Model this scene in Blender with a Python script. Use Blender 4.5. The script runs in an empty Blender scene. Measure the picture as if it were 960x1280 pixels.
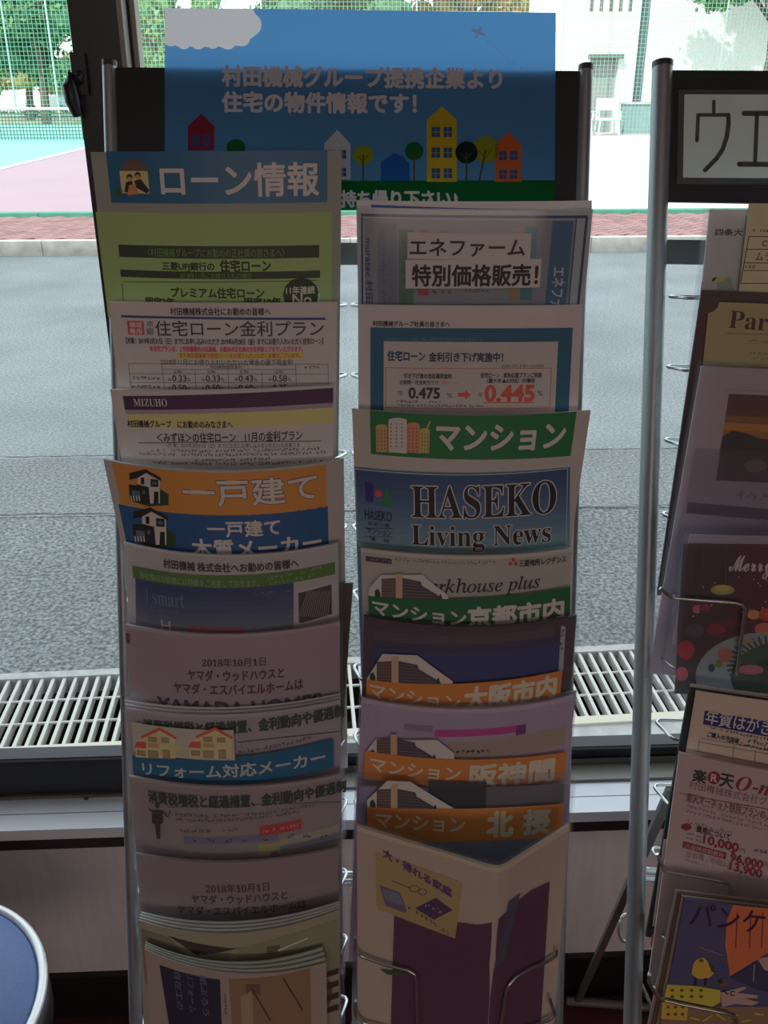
import bpy, bmesh, math, random
import numpy as np
from mathutils import Vector, Matrix
from mathutils.geometry import tessellate_polygon
random.seed(7)
SC = bpy.context.scene
COL = SC.collection

# ------------------------------------------------------------------ camera
FPX, W0, H0 = 1170.0, 960.0, 1280.0
PITCH = math.radians(24.4)
CAM = Vector((0.0, 0.0, 1.5))
cd = bpy.data.cameras.new('camera')
cam = bpy.data.objects.new('camera', cd)
COL.objects.link(cam)
cam.location = CAM
cam.rotation_euler = (math.pi / 2 - PITCH, 0, 0)
cd.sensor_fit = 'VERTICAL'
cd.sensor_height = 36.0
cd.lens = 36.0 * FPX / H0
cd.clip_start = 0.02
cd.clip_end = 400
SC.camera = cam

# ------------------------------------------------------------------ world, sun, exposure
wd = bpy.data.worlds.new('sky')
SC.world = wd
wd.use_nodes = True
wt = wd.node_tree
bg = wt.nodes['Background']
bg.inputs[0].default_value = (0.86, 0.94, 1.0, 1)
bg.inputs[1].default_value = 1.9
sd = bpy.data.lights.new('sun', 'SUN')
sd.energy = 5.0
sd.angle = math.radians(1.0)
sd.color = (1.0, 0.96, 0.9)
sun = bpy.data.objects.new('sun', sd)
COL.objects.link(sun)
sun.rotation_euler = (math.radians(45), 0, math.radians(-34))      # from behind the building, over its roof
SC.view_settings.view_transform = 'Standard'
SC.view_settings.look = 'None'
SC.view_settings.exposure = 0.0
SC.view_settings.gamma = 1.0
SC.view_settings.use_curve_mapping = False
SC.cycles.transparent_max_bounces = 32
SC.cycles.max_bounces = 8
# indoor ceiling lamp, plus an added fill light near the back wall
def area(name, loc, rot, sx, sy, power, color):
    l = bpy.data.lights.new(name, 'AREA')
    l.shape = 'RECTANGLE'; l.size = sx; l.size_y = sy; l.energy = power; l.color = color
    o = bpy.data.objects.new(name, l); COL.objects.link(o)
    o.location = loc; o.rotation_euler = rot
    return o
LAMP = (1.0, 0.76, 0.67)
area('ceiling_lamp', (0.0, -2.6, 2.76), (0, 0, 0), 4.5, 3.6, 11.0, LAMP)
area('front_fill', (0.3, -4.6, 1.9), (math.radians(80), 0, 0), 3.0, 1.0, 26.0, LAMP)  # unseen fill added behind the camera to brighten the leaflet fronts

# ------------------------------------------------------------------ helpers: projection
FWD = Vector((0, math.cos(PITCH), -math.sin(PITCH)))
UPV = Vector((0, math.sin(PITCH), math.cos(PITCH)))
def ray(px, py):
    return FWD + Vector((1, 0, 0)) * ((px - W0 / 2) / FPX) - UPV * ((py - H0 / 2) / FPX)
def project(p):
    d = Vector(p) - CAM
    z = d.dot(FWD)
    return (W0 / 2 + FPX * d.x / z, H0 / 2 - FPX * d.dot(UPV) / z)
def hit(px, py, p0, nrm):
    r = ray(px, py)
    return CAM + r * ((Vector(p0) - CAM).dot(nrm) / r.dot(nrm))
YAW = math.radians(2.6)                 # the wall and the street, turned a little
GX = Vector((math.cos(YAW), math.sin(YAW), 0)); GY = Vector((-math.sin(YAW), math.cos(YAW), 0))
def G(x, y, z):                          # street/wall frame to world
    return GX * x + GY * y + Vector((0, 0, z))
YD_ = math.radians(4.9); DX = Vector((math.cos(YD_), math.sin(YD_), 0)); DY = Vector((-math.sin(YD_), math.cos(YD_), 0))
def D(x, y, z): return DX * x + DY * y + Vector((0, 0, z))      # frame of the drain, set a little askew to the wall
def on_y(px, py, y):                     # pixel onto a vertical wall-parallel plane: returns frame (x, z)
    p = hit(px, py, GY * y, GY)
    return p.dot(GX), p.z
def on_z(px, py, z):
    p = hit(px, py, Vector((0, 0, z)), Vector((0, 0, 1)))
    return p.dot(GX), p.dot(GY)

# ------------------------------------------------------------------ helpers: materials
def lin(c):
    c = c / 255.0
    return c / 12.92 if c <= 0.04045 else ((c + 0.055) / 1.055) ** 2.4
MATS = {}
def mat(name, col, rough=0.6, metal=0.0, coat=0.0, noise=0.0, scale=20.0, bump=0.0, bscale=200.0, spec=0.5, stretch=None):
    if name in MATS: return MATS[name]
    m = bpy.data.materials.new(name); m.use_nodes = True
    nt = m.node_tree; b = nt.nodes['Principled BSDF']
    b.inputs['Base Color'].default_value = (*col, 1)
    b.inputs['Roughness'].default_value = rough
    b.inputs['Metallic'].default_value = metal
    b.inputs['Coat Weight'].default_value = coat
    b.inputs['Specular IOR Level'].default_value = spec
    if noise or bump:
        tc = nt.nodes.new('ShaderNodeTexCoord')
        mp = nt.nodes.new('ShaderNodeMapping')
        nt.links.new(tc.outputs['Object'], mp.inputs[0])
        if stretch: mp.inputs['Scale'].default_value = stretch
    if noise:
        n = nt.nodes.new('ShaderNodeTexNoise'); n.inputs['Scale'].default_value = scale; n.inputs['Detail'].default_value = 6
        nt.links.new(mp.outputs[0], n.inputs['Vector'])
        r = nt.nodes.new('ShaderNodeValToRGB')
        r.color_ramp.elements[0].position = 0.3; r.color_ramp.elements[1].position = 0.7
        r.color_ramp.elements[0].color = (*[c * (1 - noise) for c in col], 1)
        r.color_ramp.elements[1].color = (*[min(1, c * (1 + noise)) for c in col], 1)
        nt.links.new(n.outputs['Fac'], r.inputs[0]); nt.links.new(r.outputs[0], b.inputs['Base Color'])
    if bump:
        n2 = nt.nodes.new('ShaderNodeTexNoise'); n2.inputs['Scale'].default_value = bscale; n2.inputs['Detail'].default_value = 4
        nt.links.new(mp.outputs[0], n2.inputs['Vector'])
        bp = nt.nodes.new('ShaderNodeBump'); bp.inputs['Strength'].default_value = bump; bp.inputs['Distance'].default_value = 0.01
        nt.links.new(n2.outputs['Fac'], bp.inputs['Height']); nt.links.new(bp.outputs[0], b.inputs['Normal'])
    MATS[name] = m
    return m
WHITE = (lin(112), lin(96), lin(92))     # how plain white paper reads in the photograph under the room's lamps
def ink(r, g, b, k=0.8):
    """print colour: the colour read from the photograph divided by that of plain white paper there"""
    col = [min(0.95, max(0.004, lin(v) / w * k)) for v, w in zip((r, g, b), WHITE)]
    m = max(col); c = max(0.0, (m - col[0]) / m)            # cool inks read darker and greyer on paper than on screen
    col = tuple(a * (1 - 0.58 * c) + 0.035 * c for a in col)
    return mat('print_%d_%d_%d' % (r, g, b), col, 0.55)
def paper(r, g, b):
    col = tuple(min(0.9, max(0.004, lin(v) / w * 0.8)) for v, w in zip((r, g, b), WHITE))
    return mat('paper_%d_%d_%d' % (r, g, b), col, 0.6, noise=0.03, scale=30)
def film_material(name, tint, body, gloss, trans):
    m = bpy.data.materials.new(name); m.use_nodes = True
    nt = m.node_tree; nt.nodes.clear()
    out = nt.nodes.new('ShaderNodeOutputMaterial')
    tr = nt.nodes.new('ShaderNodeBsdfTransparent'); tr.inputs[0].default_value = (*tint, 1)
    gl = nt.nodes.new('ShaderNodeBsdfGlossy'); gl.inputs['Roughness'].default_value = gloss
    df = nt.nodes.new('ShaderNodeBsdfDiffuse'); df.inputs[0].default_value = (0.8, 0.82, 0.86, 1)
    tl = nt.nodes.new('ShaderNodeBsdfTranslucent'); tl.inputs[0].default_value = (0.8, 0.82, 0.88, 1)
    ad = nt.nodes.new('ShaderNodeMixShader'); ad.inputs[0].default_value = 0.5
    nt.links.new(df.outputs[0], ad.inputs[1]); nt.links.new(tl.outputs[0], ad.inputs[2])
    m1 = nt.nodes.new('ShaderNodeMixShader'); m1.inputs[0].default_value = body
    nt.links.new(tr.outputs[0], m1.inputs[1]); nt.links.new(ad.outputs[0], m1.inputs[2])
    fr = nt.nodes.new('ShaderNodeFresnel'); fr.inputs[0].default_value = 1.45
    m2 = nt.nodes.new('ShaderNodeMixShader')
    geo = nt.nodes.new('ShaderNodeNewGeometry'); inv = nt.nodes.new('ShaderNodeMath'); inv.operation = 'SUBTRACT'; inv.inputs[0].default_value = 1.0
    mul = nt.nodes.new('ShaderNodeMath'); mul.operation = 'MULTIPLY'
    nt.links.new(geo.outputs['Backfacing'], inv.inputs[1]); nt.links.new(fr.outputs[0], mul.inputs[0]); nt.links.new(inv.outputs[0], mul.inputs[1])
    nt.links.new(mul.outputs[0], m2.inputs[0]); nt.links.new(m1.outputs[0], m2.inputs[1]); nt.links.new(gl.outputs[0], m2.inputs[2])
    nt.links.new(m2.outputs[0], out.inputs[0])
    return m
FILM = film_material('clear_plastic_film', (0.97, 0.97, 0.98), 0.05, 0.12, 0.9)
GLASS = film_material('window_glass', (0.97, 0.985, 0.98), 0.0, 0.0, 1.0)
def poster_mat(name, col):
    m = bpy.data.materials.new(name); m.use_nodes = True
    nt = m.node_tree; nt.nodes.clear()
    out = nt.nodes.new('ShaderNodeOutputMaterial')
    df = nt.nodes.new('ShaderNodeBsdfDiffuse'); df.inputs[0].default_value = (*col, 1)
    tl = nt.nodes.new('ShaderNodeBsdfTranslucent'); tl.inputs[0].default_value = (*col, 1)
    mx = nt.nodes.new('ShaderNodeMixShader'); mx.inputs[0].default_value = 0.5
    nt.links.new(df.outputs[0], mx.inputs[1]); nt.links.new(tl.outputs[0], mx.inputs[2]); nt.links.new(mx.outputs[0], out.inputs[0])
    return m
STEEL = mat('chromed_wire', (0.62, 0.66, 0.68), 0.25, 0.9)
TUBE = mat('grey_painted_tube', (0.34, 0.38, 0.40), 0.4, 0.5)
TUBE_CAP = mat('dark_tube_cap', (0.05, 0.05, 0.055), 0.5)
BOARD = mat('black_sign_board', (0.011, 0.013, 0.02), 0.55)

# ------------------------------------------------------------------ helpers: meshes
class MB:
    def __init__(s): s.v = []; s.f = []; s.mi = []; s.mats = []; s.smooth = []
    def m(s, material):
        if material not in s.mats: s.mats.append(material)
        return s.mats.index(material)
    def add(s, verts, faces, material, smooth=False):
        o = len(s.v); k = s.m(material)
        s.v.extend([tuple(p) for p in verts])
        for f in faces:
            s.f.append([i + o for i in f]); s.mi.append(k); s.smooth.append(smooth)
    def box(s, fr, x0, x1, y0, y1, z0, z1, material):
        vs = [fr(x, y, z) for x in (x0, x1) for y in (y0, y1) for z in (z0, z1)]
        s.add(vs, [(0, 1, 3, 2), (4, 6, 7, 5), (0, 4, 5, 1), (2, 3, 7, 6), (0, 2, 6, 4), (1, 5, 7, 3)], material)
    def tube(s, pts, r, material, n=8, caps=True, flat=1.0, closed=False, ref=None):
        pts = [Vector(p) for p in pts]; N = len(pts); rings = []
        up = Vector(ref) if ref is not None else Vector((0.3, 0.2, 1)).normalized()
        for i, p in enumerate(pts):
            a = pts[i - 1] if (i > 0 or closed) else p
            b = pts[(i + 1) % N] if (i < N - 1 or closed) else p
            d = (b - a).normalized()
            x = up.cross(d)
            if x.length < 1e-3: x = Vector((1, 0, 0)).cross(d)
            x.normalize(); y = d.cross(x).normalized()
            rr = r[i] if isinstance(r, (list, tuple)) else r
            rings.append([p + x * (math.cos(t) * rr) + y * (math.sin(t) * rr * flat) for t in [2 * math.pi * k / n for k in range(n)]])
        vs = [q for ring in rings for q in ring]; fs = []
        M = N if closed else N - 1
        for i in range(M):
            j = (i + 1) % N
            for k in range(n):
                k2 = (k + 1) % n
                fs.append((i * n + k, i * n + k2, j * n + k2, j * n + k))
        s.add(vs, fs, material, True)
        if caps and not closed:
            s.add(rings[0], [tuple(reversed(range(n)))], material); s.add(rings[-1], [tuple(range(n))], material)
    def build(s, name, parent=None, loc=None):
        me = bpy.data.meshes.new(name)
        off = Vector(loc) if loc is not None else Vector((0, 0, 0))
        me.from_pydata([tuple(Vector(p) - off) for p in s.v], [], s.f)
        for q in s.mats: me.materials.append(q)
        me.polygons.foreach_set('material_index', s.mi)
        me.polygons.foreach_set('use_smooth', s.smooth)
        me.update()
        o = bpy.data.objects.new(name, me); COL.objects.link(o)
        if parent is not None:
            o.parent = parent
            o.location = off - parent.location
        else: o.location = off
        return o
def empty(name, loc):
    o = bpy.data.objects.new(name, None); COL.objects.link(o); o.location = loc; o.empty_display_size = 0.05
    return o
def tag(o, label, cat, group=None, kind=None):
    if label: o['label'] = label
    if cat: o['category'] = cat
    if group: o['group'] = group
    if kind: o['kind'] = kind
    return o
def struct(o, label=None):
    o['kind'] = 'structure'
    if label: o['label'] = label
    return o

# ------------------------------------------------------------------ helpers: lettering (outline fonts turned into flat mesh print)
GL = {}
def glyphs(s):
    if s not in GL:
        c = bpy.data.curves.new('t', 'FONT'); c.body = s; c.resolution_u = 3; c.fill_mode = 'FRONT'
        o = bpy.data.objects.new('t', c)
        me = bpy.data.meshes.new_from_object(o)
        n = len(me.vertices); co = np.empty(n * 3); me.vertices.foreach_get('co', co); co = co.reshape(-1, 3)[:, :2]
        me.calc_loop_triangles()
        tr = np.empty(len(me.loop_triangles) * 3, dtype=np.int64); me.loop_triangles.foreach_get('vertices', tr)
        bpy.data.objects.remove(o); bpy.data.curves.remove(c); bpy.data.meshes.remove(me)
        lo, hi = co.min(0), co.max(0)
        GL[s] = ((co - lo) / (hi - lo), tr.reshape(-1, 3), (hi - lo))
    return GL[s]
SERIF = {}
for i, ch in enumerate('ABCDEFGHIJKLMNOPQRSTUVWXYZ'): SERIF[ch] = chr(0x1D400 + i)
for i, ch in enumerate('abcdefghijklmnopqrstuvwxyz'): SERIF[ch] = chr(0x1D41A + i)
for i in range(10): SERIF[str(i)] = chr(0x1D7CE + i)
def serif(s): return ''.join(SERIF.get(c, c) for c in s)
def italic(s):
    r = ''
    for c in s:
        if c == 'h': r += '\u210e'
        elif 'a' <= c <= 'z': r += chr(0x1D44E + ord(c) - 97)
        elif 'A' <= c <= 'Z': r += chr(0x1D434 + ord(c) - 65)
        else: r += c
    return r
def bolditalic(s):
    return ''.join(chr(0x1D482 + ord(c) - 97) if 'a' <= c <= 'z' else chr(0x1D468 + ord(c) - 65) if 'A' <= c <= 'Z' else c for c in s)
def script(s):
    return ''.join(chr(0x1D4EA + ord(c) - 97) if 'a' <= c <= 'z' else chr(0x1D4D0 + ord(c) - 65) if 'A' <= c <= 'Z' else c for c in s)

# ------------------------------------------------------------------ rack frames
LEAN = math.radians(16.7)
class Rack:
    """plane of a leaning rack: s to the right, t up the lean, n out of it towards the viewer"""
    def __init__(r, yaw, through):
        r.s = Vector((math.cos(yaw), -math.sin(yaw), 0))
        r.away = Vector((math.sin(yaw), math.cos(yaw), 0))
        r.t = r.away * math.sin(LEAN) + Vector((0, 0, math.cos(LEAN)))
        r.n = -r.away * math.cos(LEAN) + Vector((0, 0, math.sin(LEAN)))
        r.o = through
        r.h = -r.away
    def P(r, px, py, n=0.0):
        return hit(px, py, r.o + r.n * n, r.n)
    def at(r, s, t, n): return r.o + r.s * s + r.t * t + r.n * n
    def st(r, p):
        d = Vector(p) - r.o
        return d.dot(r.s), d.dot(r.t), d.dot(r.n)
RK1 = Rack(0.0, CAM + FWD * 0.92)
RK2 = Rack(math.radians(5.0), CAM + ray(828, 500) * 0.925)

SLOPE = 0.22
def parab(u): return 4 * u * (1 - u)
class Page:
    """a sheet standing in a rack pocket, its outline digitised on the sheet's own plane, bowed towards the viewer by real depth"""
    def __init__(p, rk, tl, tr, br, bl, S=1.0, S1=None, k=3.0, n=None, plane=None, a=SLOPE, prof=parab, length=0.297, thick=0.003):
        p.rk, p.c, p.prof, p.thick = rk, [np.array(q, float) for q in (tl, tr, br, bl)], prof, thick
        p.S0 = S; p.S1 = S if S1 is None else S1; p.k = k
        mid = (p.c[0] + p.c[1]) / 2
        if plane is not None:
            base, d = plane
            p.N = base.N; p.p0 = base.p0 + base.N * d
        else:
            if n is None: n = 0.012 + a * 0.297
            p.p0 = rk.P(mid[0], mid[1], n)
            tp = (rk.t + rk.n * a).normalized()
            p.N = rk.s.cross(tp); p.N.normalize()
            if p.N.dot(rk.n) < 0: p.N = -p.N
        q = hit(mid[0], mid[1] + 60, p.p0, p.N)
        a0 = project(q); a1 = project(q + rk.h * 0.02)
        p.dy = (a1[1] - a0[1]) / 0.02
        A = hit(*((p.c[0] + p.c[1]) / 2), p.p0, p.N); B = hit(*((p.c[3] + p.c[2]) / 2), p.p0, p.N)
        p.vlen = (A - B).length
        p.vmax = length / p.vlen
        p.wid = (hit(*p.c[1], p.p0, p.N) - hit(*p.c[0], p.p0, p.N)).length
    def sag(p, u, v):
        s = p.S1 + (p.S0 - p.S1) * np.exp(-p.k * np.maximum(v, 0))
        return s * p.prof(u) * np.clip(1 - np.maximum(0, v - 1) * 0.4, 0, 1)
    def px(p, u, v):
        l = p.c[0] + (p.c[3] - p.c[0]) * v; r = p.c[1] + (p.c[2] - p.c[1]) * v
        return l + (r - l) * u
    def w(p, u, v, off=0.0):
        x, y = p.px(u, v)
        return hit(x, y, p.p0, p.N) + p.rk.h * (float(p.sag(np.clip(u, 0, 1), v)) / p.dy) + p.N * off
    def warr(p, U, V, off):
        l = p.c[0][None] + (p.c[3] - p.c[0])[None] * V[:, None]; r = p.c[1][None] + (p.c[2] - p.c[1])[None] * V[:, None]
        q = l + (r - l) * U[:, None]
        F, Up = np.array(FWD), np.array(UPV)
        R = F[None] + np.outer((q[:, 0] - W0 / 2) / FPX, [1, 0, 0]) - np.outer((q[:, 1] - H0 / 2) / FPX, Up)
        N = np.array(p.N); d = (np.array(p.p0) - np.array(CAM)).dot(N)
        pts = np.array(CAM)[None] + R * (d / R.dot(N))[:, None]
        pts += np.outer(p.sag(np.clip(U, 0, 1), V) / p.dy, np.array(p.rk.h)) + np.array(p.N)[None] * off
        return pts
    def inv(p, x, y):
        u, v = 0.5, 0.5
        for _ in range(25):
            yy = y - float(p.sag(min(1, max(0, u)), v))
            l = p.c[0] + (p.c[3] - p.c[0]) * v; r = p.c[1] + (p.c[2] - p.c[1]) * v
            u = (x - l[0]) / (r[0] - l[0])
            yt = p.c[0][1] + (p.c[1][1] - p.c[0][1]) * u; yb = p.c[3][1] + (p.c[2][1] - p.c[3][1]) * u
            v = (yy - yt) / (yb - yt)
        return u, v
    # ---- bodies
    def slab(p, mb, u0, u1, v0, v1, off1, off0, material, nu=20, nv=8):
        nu = max(1, nu); nv = max(1, nv)
        U, V = np.meshgrid(np.linspace(u0, u1, nu + 1), np.linspace(v0, v1, nv + 1)); U = U.ravel(); V = V.ravel()
        a = p.warr(U, V, off1); b = p.warr(U, V, off0); n = len(a); w = nu + 1
        fs = []
        for j in range(nv):
            for i in range(nu):
                q = j * w + i
                fs.append((q, q + w, q + w + 1, q + 1)); fs.append((n + q, n + q + 1, n + q + w + 1, n + q + w))
        for i in range(nu):
            fs.append((i, i + 1, n + i + 1, n + i)); q = nv * w + i; fs.append((q, n + q, n + q + 1, q + 1))
        for j in range(nv):
            q = j * w; fs.append((q, n + q, n + q + w, q + w)); q += nu; fs.append((q, q + w, n + q + w, n + q))
        mb.add(np.vstack([a, b]), fs, material, False)
    def body(p, name, material, parent=None, u0=0.0, u1=1.0, v0=0.0, thick=None, front=0.0, vmax=None):
        mb = MB(); p.slab(mb, u0, u1, v0, vmax or p.vmax, front, front - (thick or p.thick), material, 50 if p.prof is not parab else 24, 10)
        return mb.build(name, parent, None)
    def sleeve(p, name, label, parent=None, du=0.02, dt=0.02, back=None, group=None, front=0.0034, v1=None):
        """an open clear pocket: a front film and a back film"""
        mb = MB(); b = back if back is not None else p.thick + 0.001
        p.slab(mb, -du, 1 + du, dt, v1 or p.vmax + 0.02, front + 0.0003, front, FILM, 50 if p.prof is not parab else 24, 8)
        p.slab(mb, -du, 1 + du, -abs(dt) * 1.3, v1 or p.vmax + 0.02, -b, -b - 0.0003, FILM, 50 if p.prof is not parab else 24, 8)
        o = mb.build(name, parent, None)
        if parent is None: tag(o, label, 'plastic sleeve', group)
        return o
class Print:
    """flat print on a page; coordinates are read from the photograph and carried to the page"""
    def __init__(s, page, base=0.0): s.p = page; s.mb = MB(); s.base = base
    def off(s, layer): return s.base + 0.00025 * layer + 0.0001
    def frame(s, x0, y0, x1, y1):
        cx, cy = (x0 + x1) / 2, (y0 + y1) / 2
        u, v = s.p.inv(cx, cy)
        l = s.p.px(0, v); r = s.p.px(1, v); a = s.p.px(u, 0); b = s.p.px(u, 1)
        return u, v, (x1 - x0) / (r[0] - l[0]), (y1 - y0) / (b[1] - a[1]), (b[1] - a[1])
    def T(s, txt, x0, y0, x1, y1, m, layer=2, bold=0.0, sk=0.0, rot=0):
        P, tr, dim = glyphs(txt)
        u, v, du, dv, hp = s.frame(x0, y0, x1, y1)
        X = P[:, 0] - 0.5; Y = 0.5 - P[:, 1]
        if rot == 90: X, Y = -Y, X
        copies = [(0, 0)]
        if bold:
            ch = (y1 - y0) if not rot else (x1 - x0)
            bx = bold * ch / (x1 - x0); by = bold * ch / (y1 - y0)
            copies = [(0, 0), (bx, 0), (-bx, 0), (0, by), (0, -by), (bx * .7, by * .7), (-bx * .7, -by * .7), (bx * .7, -by * .7), (-bx * .7, by * .7)]
        for i, (a, b) in enumerate(copies):
            U = u + (X + a) * du; V = v + (Y + b) * dv + X * sk / hp
            s.mb.add(s.p.warr(U, V, s.off(layer) + 0.00001 * i), [tuple(t) for t in tr], m)
    def quad_uv(s, q, m, layer=1):
        q = [np.array(a) for a in q]
        nx = max(1, int(np.linalg.norm((q[1] - q[0])) * 24)); ny = max(1, int(abs(q[3][1] - q[0][1]) * 8))
        A, B = np.meshgrid(np.linspace(0, 1, nx + 1), np.linspace(0, 1, ny + 1)); A = A.ravel()[:, None]; B = B.ravel()[:, None]
        Q = (q[0] * (1 - A) + q[1] * A) * (1 - B) + (q[3] * (1 - A) + q[2] * A) * B
        w = nx + 1
        fs = [(j * w + i, (j + 1) * w + i, (j + 1) * w + i + 1, j * w + i + 1) for j in range(ny) for i in range(nx)]
        s.mb.add(s.p.warr(Q[:, 0], Q[:, 1], s.off(layer)), fs, m)
    def R(s, x0, y0, x1, y1, m, layer=1, sk=0.0):
        u, v, du, dv, hp = s.frame(x0, y0, x1, y1); k = sk / hp / 2
        s.quad_uv([(u - du / 2, v - dv / 2 - k), (u + du / 2, v - dv / 2 + k), (u + du / 2, v + dv / 2 + k), (u - du / 2, v + dv / 2 - k)], m, layer)
    def poly(s, pts, m, layer=2):
        uv = [s.p.inv(*q) for q in pts]
        tri = tessellate_polygon([[Vector((a, b, 0)) for a, b in uv]])
        for t in tri:
            P = [np.array(uv[i]) for i in t]
            lo, hi = min(q[0] for q in P), max(q[0] for q in P)
            k0, k1 = math.floor(lo * 24), math.ceil(hi * 24)
            for k in range(k0, max(k1, k0 + 1)):
                c = P
                for (lim, sg) in ((k / 24, 1), ((k + 1) / 24, -1)):
                    o = []
                    for i in range(len(c)):
                        a, b = c[i], c[(i + 1) % len(c)]
                        fa, fb = (a[0] - lim) * sg, (b[0] - lim) * sg
                        if fa >= 0: o.append(a)
                        if (fa > 0 and fb < 0) or (fa < 0 and fb > 0): o.append(a + (b - a) * (fa / (fa - fb)))
                    c = o
                    if len(c) < 3: break
                if len(c) >= 3:
                    C = np.array(c); s.mb.add(s.p.warr(C[:, 0], C[:, 1], s.off(layer)), [tuple(range(len(c)))], m)
    def E(s, cx, cy, rx, ry, m, layer=2, n=20, a0=0, a1=360):
        s.poly([(cx + rx * math.cos(math.radians(a0 + (a1 - a0) * i / n)), cy + ry * math.sin(math.radians(a0 + (a1 - a0) * i / n))) for i in range(n + (a1 - a0 < 360))], m, layer)
    def line(s, x0, y0, x1, y1, w, m, layer=2):
        dx, dy = x1 - x0, y1 - y0; L = math.hypot(dx, dy); nx, ny = -dy / L * w / 2, dx / L * w / 2
        n = max(1, int(L / 14))
        for i in range(n):
            a, b = i / n, (i + 1) / n
            s.quad_uv([s.p.inv(x0 + dx * a - nx, y0 + dy * a - ny), s.p.inv(x0 + dx * b - nx, y0 + dy * b - ny), s.p.inv(x0 + dx * b + nx, y0 + dy * b + ny), s.p.inv(x0 + dx * a + nx, y0 + dy * a + ny)], m, layer)
    def rectline(s, x0, y0, x1, y1, w, m, layer=2):
        u, v, du, dv, hp = s.frame(x0, y0, x1, y1); wu = w / (x1 - x0) * du; wv = w / hp
        l, r, t, b = u - du / 2, u + du / 2, v - dv / 2, v + dv / 2
        for q in ((l, r, t, t + wv), (l, r, b - wv, b), (l, l + wu, t, b), (r - wu, r, t, b)):
            s.quad_uv([(q[0], q[2]), (q[1], q[2]), (q[1], q[3]), (q[0], q[3])], m, layer)
    def marks(s, x0, y0, x1, y1, m, layer=2, seed=1, sk=0.0, dens=0.85, vert=False):
        """a line too small to read: irregular dabs of ink the size of its characters"""
        rnd = random.Random(seed)
        u, v, du, dv, hp = s.frame(x0, y0, x1, y1)
        if vert: n = max(2, int((y1 - y0) / ((x1 - x0) * 1.05)))
        else: n = max(2, int((x1 - x0) / ((y1 - y0) * 1.02)))
        for i in range(n):
            if rnd.random() > dens: continue
            for _ in range(4):
                a0 = rnd.uniform(0, .75); b0 = rnd.uniform(0, .75)
                if rnd.random() < .5: a1, b1 = a0 + rnd.uniform(.3, .7), b0 + .2
                else: a1, b1 = a0 + .16, b0 + rnd.uniform(.3, .7)
                a1 = min(a1, .92); b1 = min(b1, 1)
                if vert: X0, X1, Y0, Y1 = a0, a1, (i + b0) / n, (i + b1) / n
                else: X0, X1, Y0, Y1 = (i + a0) / n, (i + a1) / n, b0, b1
                U0 = u + (X0 - .5) * du; U1 = u + (X1 - .5) * du; k = (X0 - .5) * sk / hp
                V0 = v + (Y0 - .5) * dv + k; V1 = v + (Y1 - .5) * dv + k
                U = np.array([U0, U1, U1, U0]); V = np.array([V0, V0, V1, V1])
                s.mb.add(s.p.warr(U, V, s.off(layer)), [(0, 3, 2, 1)], m)
    def done(s, name, parent): return s.mb.build(name, parent)
def leaflet(name, page, material, label, cat='leaflet', group=None, **kw):
    o = page.body(name, material, **kw); tag(o, label, cat, group)
    return o

# ================================================================== THE SETTING
WY = 1.176                                  # wall face, frame y
beige = mat('wall_panel_beige', (0.9, 0.87, 0.85), 0.5, noise=0.05, scale=14, stretch=(6, 6, 0.7))
black = mat('baseboard_black', (0.012, 0.011, 0.012), 0.5)
brown = mat('dark_brown_trim', (0.035, 0.024, 0.022), 0.45)
sillm = mat('white_sill', (0.80, 0.84, 0.92), 0.3)
frame_m = mat('dark_bronze_frame', (0.026, 0.029, 0.036), 0.4, 0.2)
trim_m = mat('frame_grey_trim', (0.20, 0.19, 0.175), 0.4, 0.5)
carpet = mat('dark_red_carpet', (0.11, 0.022, 0.028), 0.95, noise=0.3, scale=300, bump=0.4, bscale=500)
plaster = mat('room_plaster', (0.22, 0.19, 0.17), 0.8, noise=0.05, scale=5)
def gbox(name, x0, x1, y0, y1, z0, z1, m, parent=None):
    mb = MB(); mb.box(G, x0, x1, y0, y1, z0, z1, m); return mb.build(name, parent)
RX, RYB, CZ = 3.2, -5.0, 2.8
struct(gbox('floor', -RX, RX, RYB, WY + 0.1, -0.12, 0.0, carpet))
struct(gbox('ceiling', -RX, RX, RYB, WY + 0.3, CZ, CZ + 0.2, plaster))
struct(gbox('wall_left', -RX - 0.2, -RX, RYB, WY + 0.3, 0, CZ, plaster))
struct(gbox('wall_right', RX, RX + 0.2, RYB, WY + 0.3, 0, CZ, plaster))
struct(gbox('wall_back', -RX - .2, RX + .2, RYB - 0.2, RYB, 0, CZ, plaster))
mb = MB()
mb.box(G, -RX, RX, WY, WY + 0.15, 0.0, 0.405, beige)
mb.box(G, -RX, -2.3, WY, WY + 0.15, 0.405, 2.35, beige); mb.box(G, 2.3, RX, WY, WY + 0.15, 0.405, 2.35, beige)
mb.box(G, -RX, RX, WY, WY + 0.15, 2.35, CZ, beige)
struct(mb.build('wall_front'))
fac = mat('sun_block_concrete', (0.4, 0.4, 0.38), 0.8, noise=0.1, scale=3)
struct(gbox('wall_sun_block', -14, 14, WY - 0.4, WY + 0.27, CZ + 0.2, 10.2, fac), 'unseen wall added above the room to shade the road')  # out of view, height set so its shadow covers the road
struct(gbox('baseboard_front', -RX, RX, WY - 0.012, WY, 0.0, 0.098, black))
struct(gbox('trim_1', -RX, RX, WY - 0.014, WY, 0.392, 0.414, brown))
mb = MB()
mb.box(G, -2.3, 2.3, WY - 0.016, WY + 0.07, 0.414, 0.434, sillm)
mb.box(G, -2.3, 2.3, WY + 0.020, WY + 0.021, 0.434, 0.4345, mat('sill_seam', (0.12, 0.12, 0.13), 0.5))
sill = struct(mb.build('trim_2', None))
sx, sy = on_z(108, 998, 0.4345)
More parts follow.
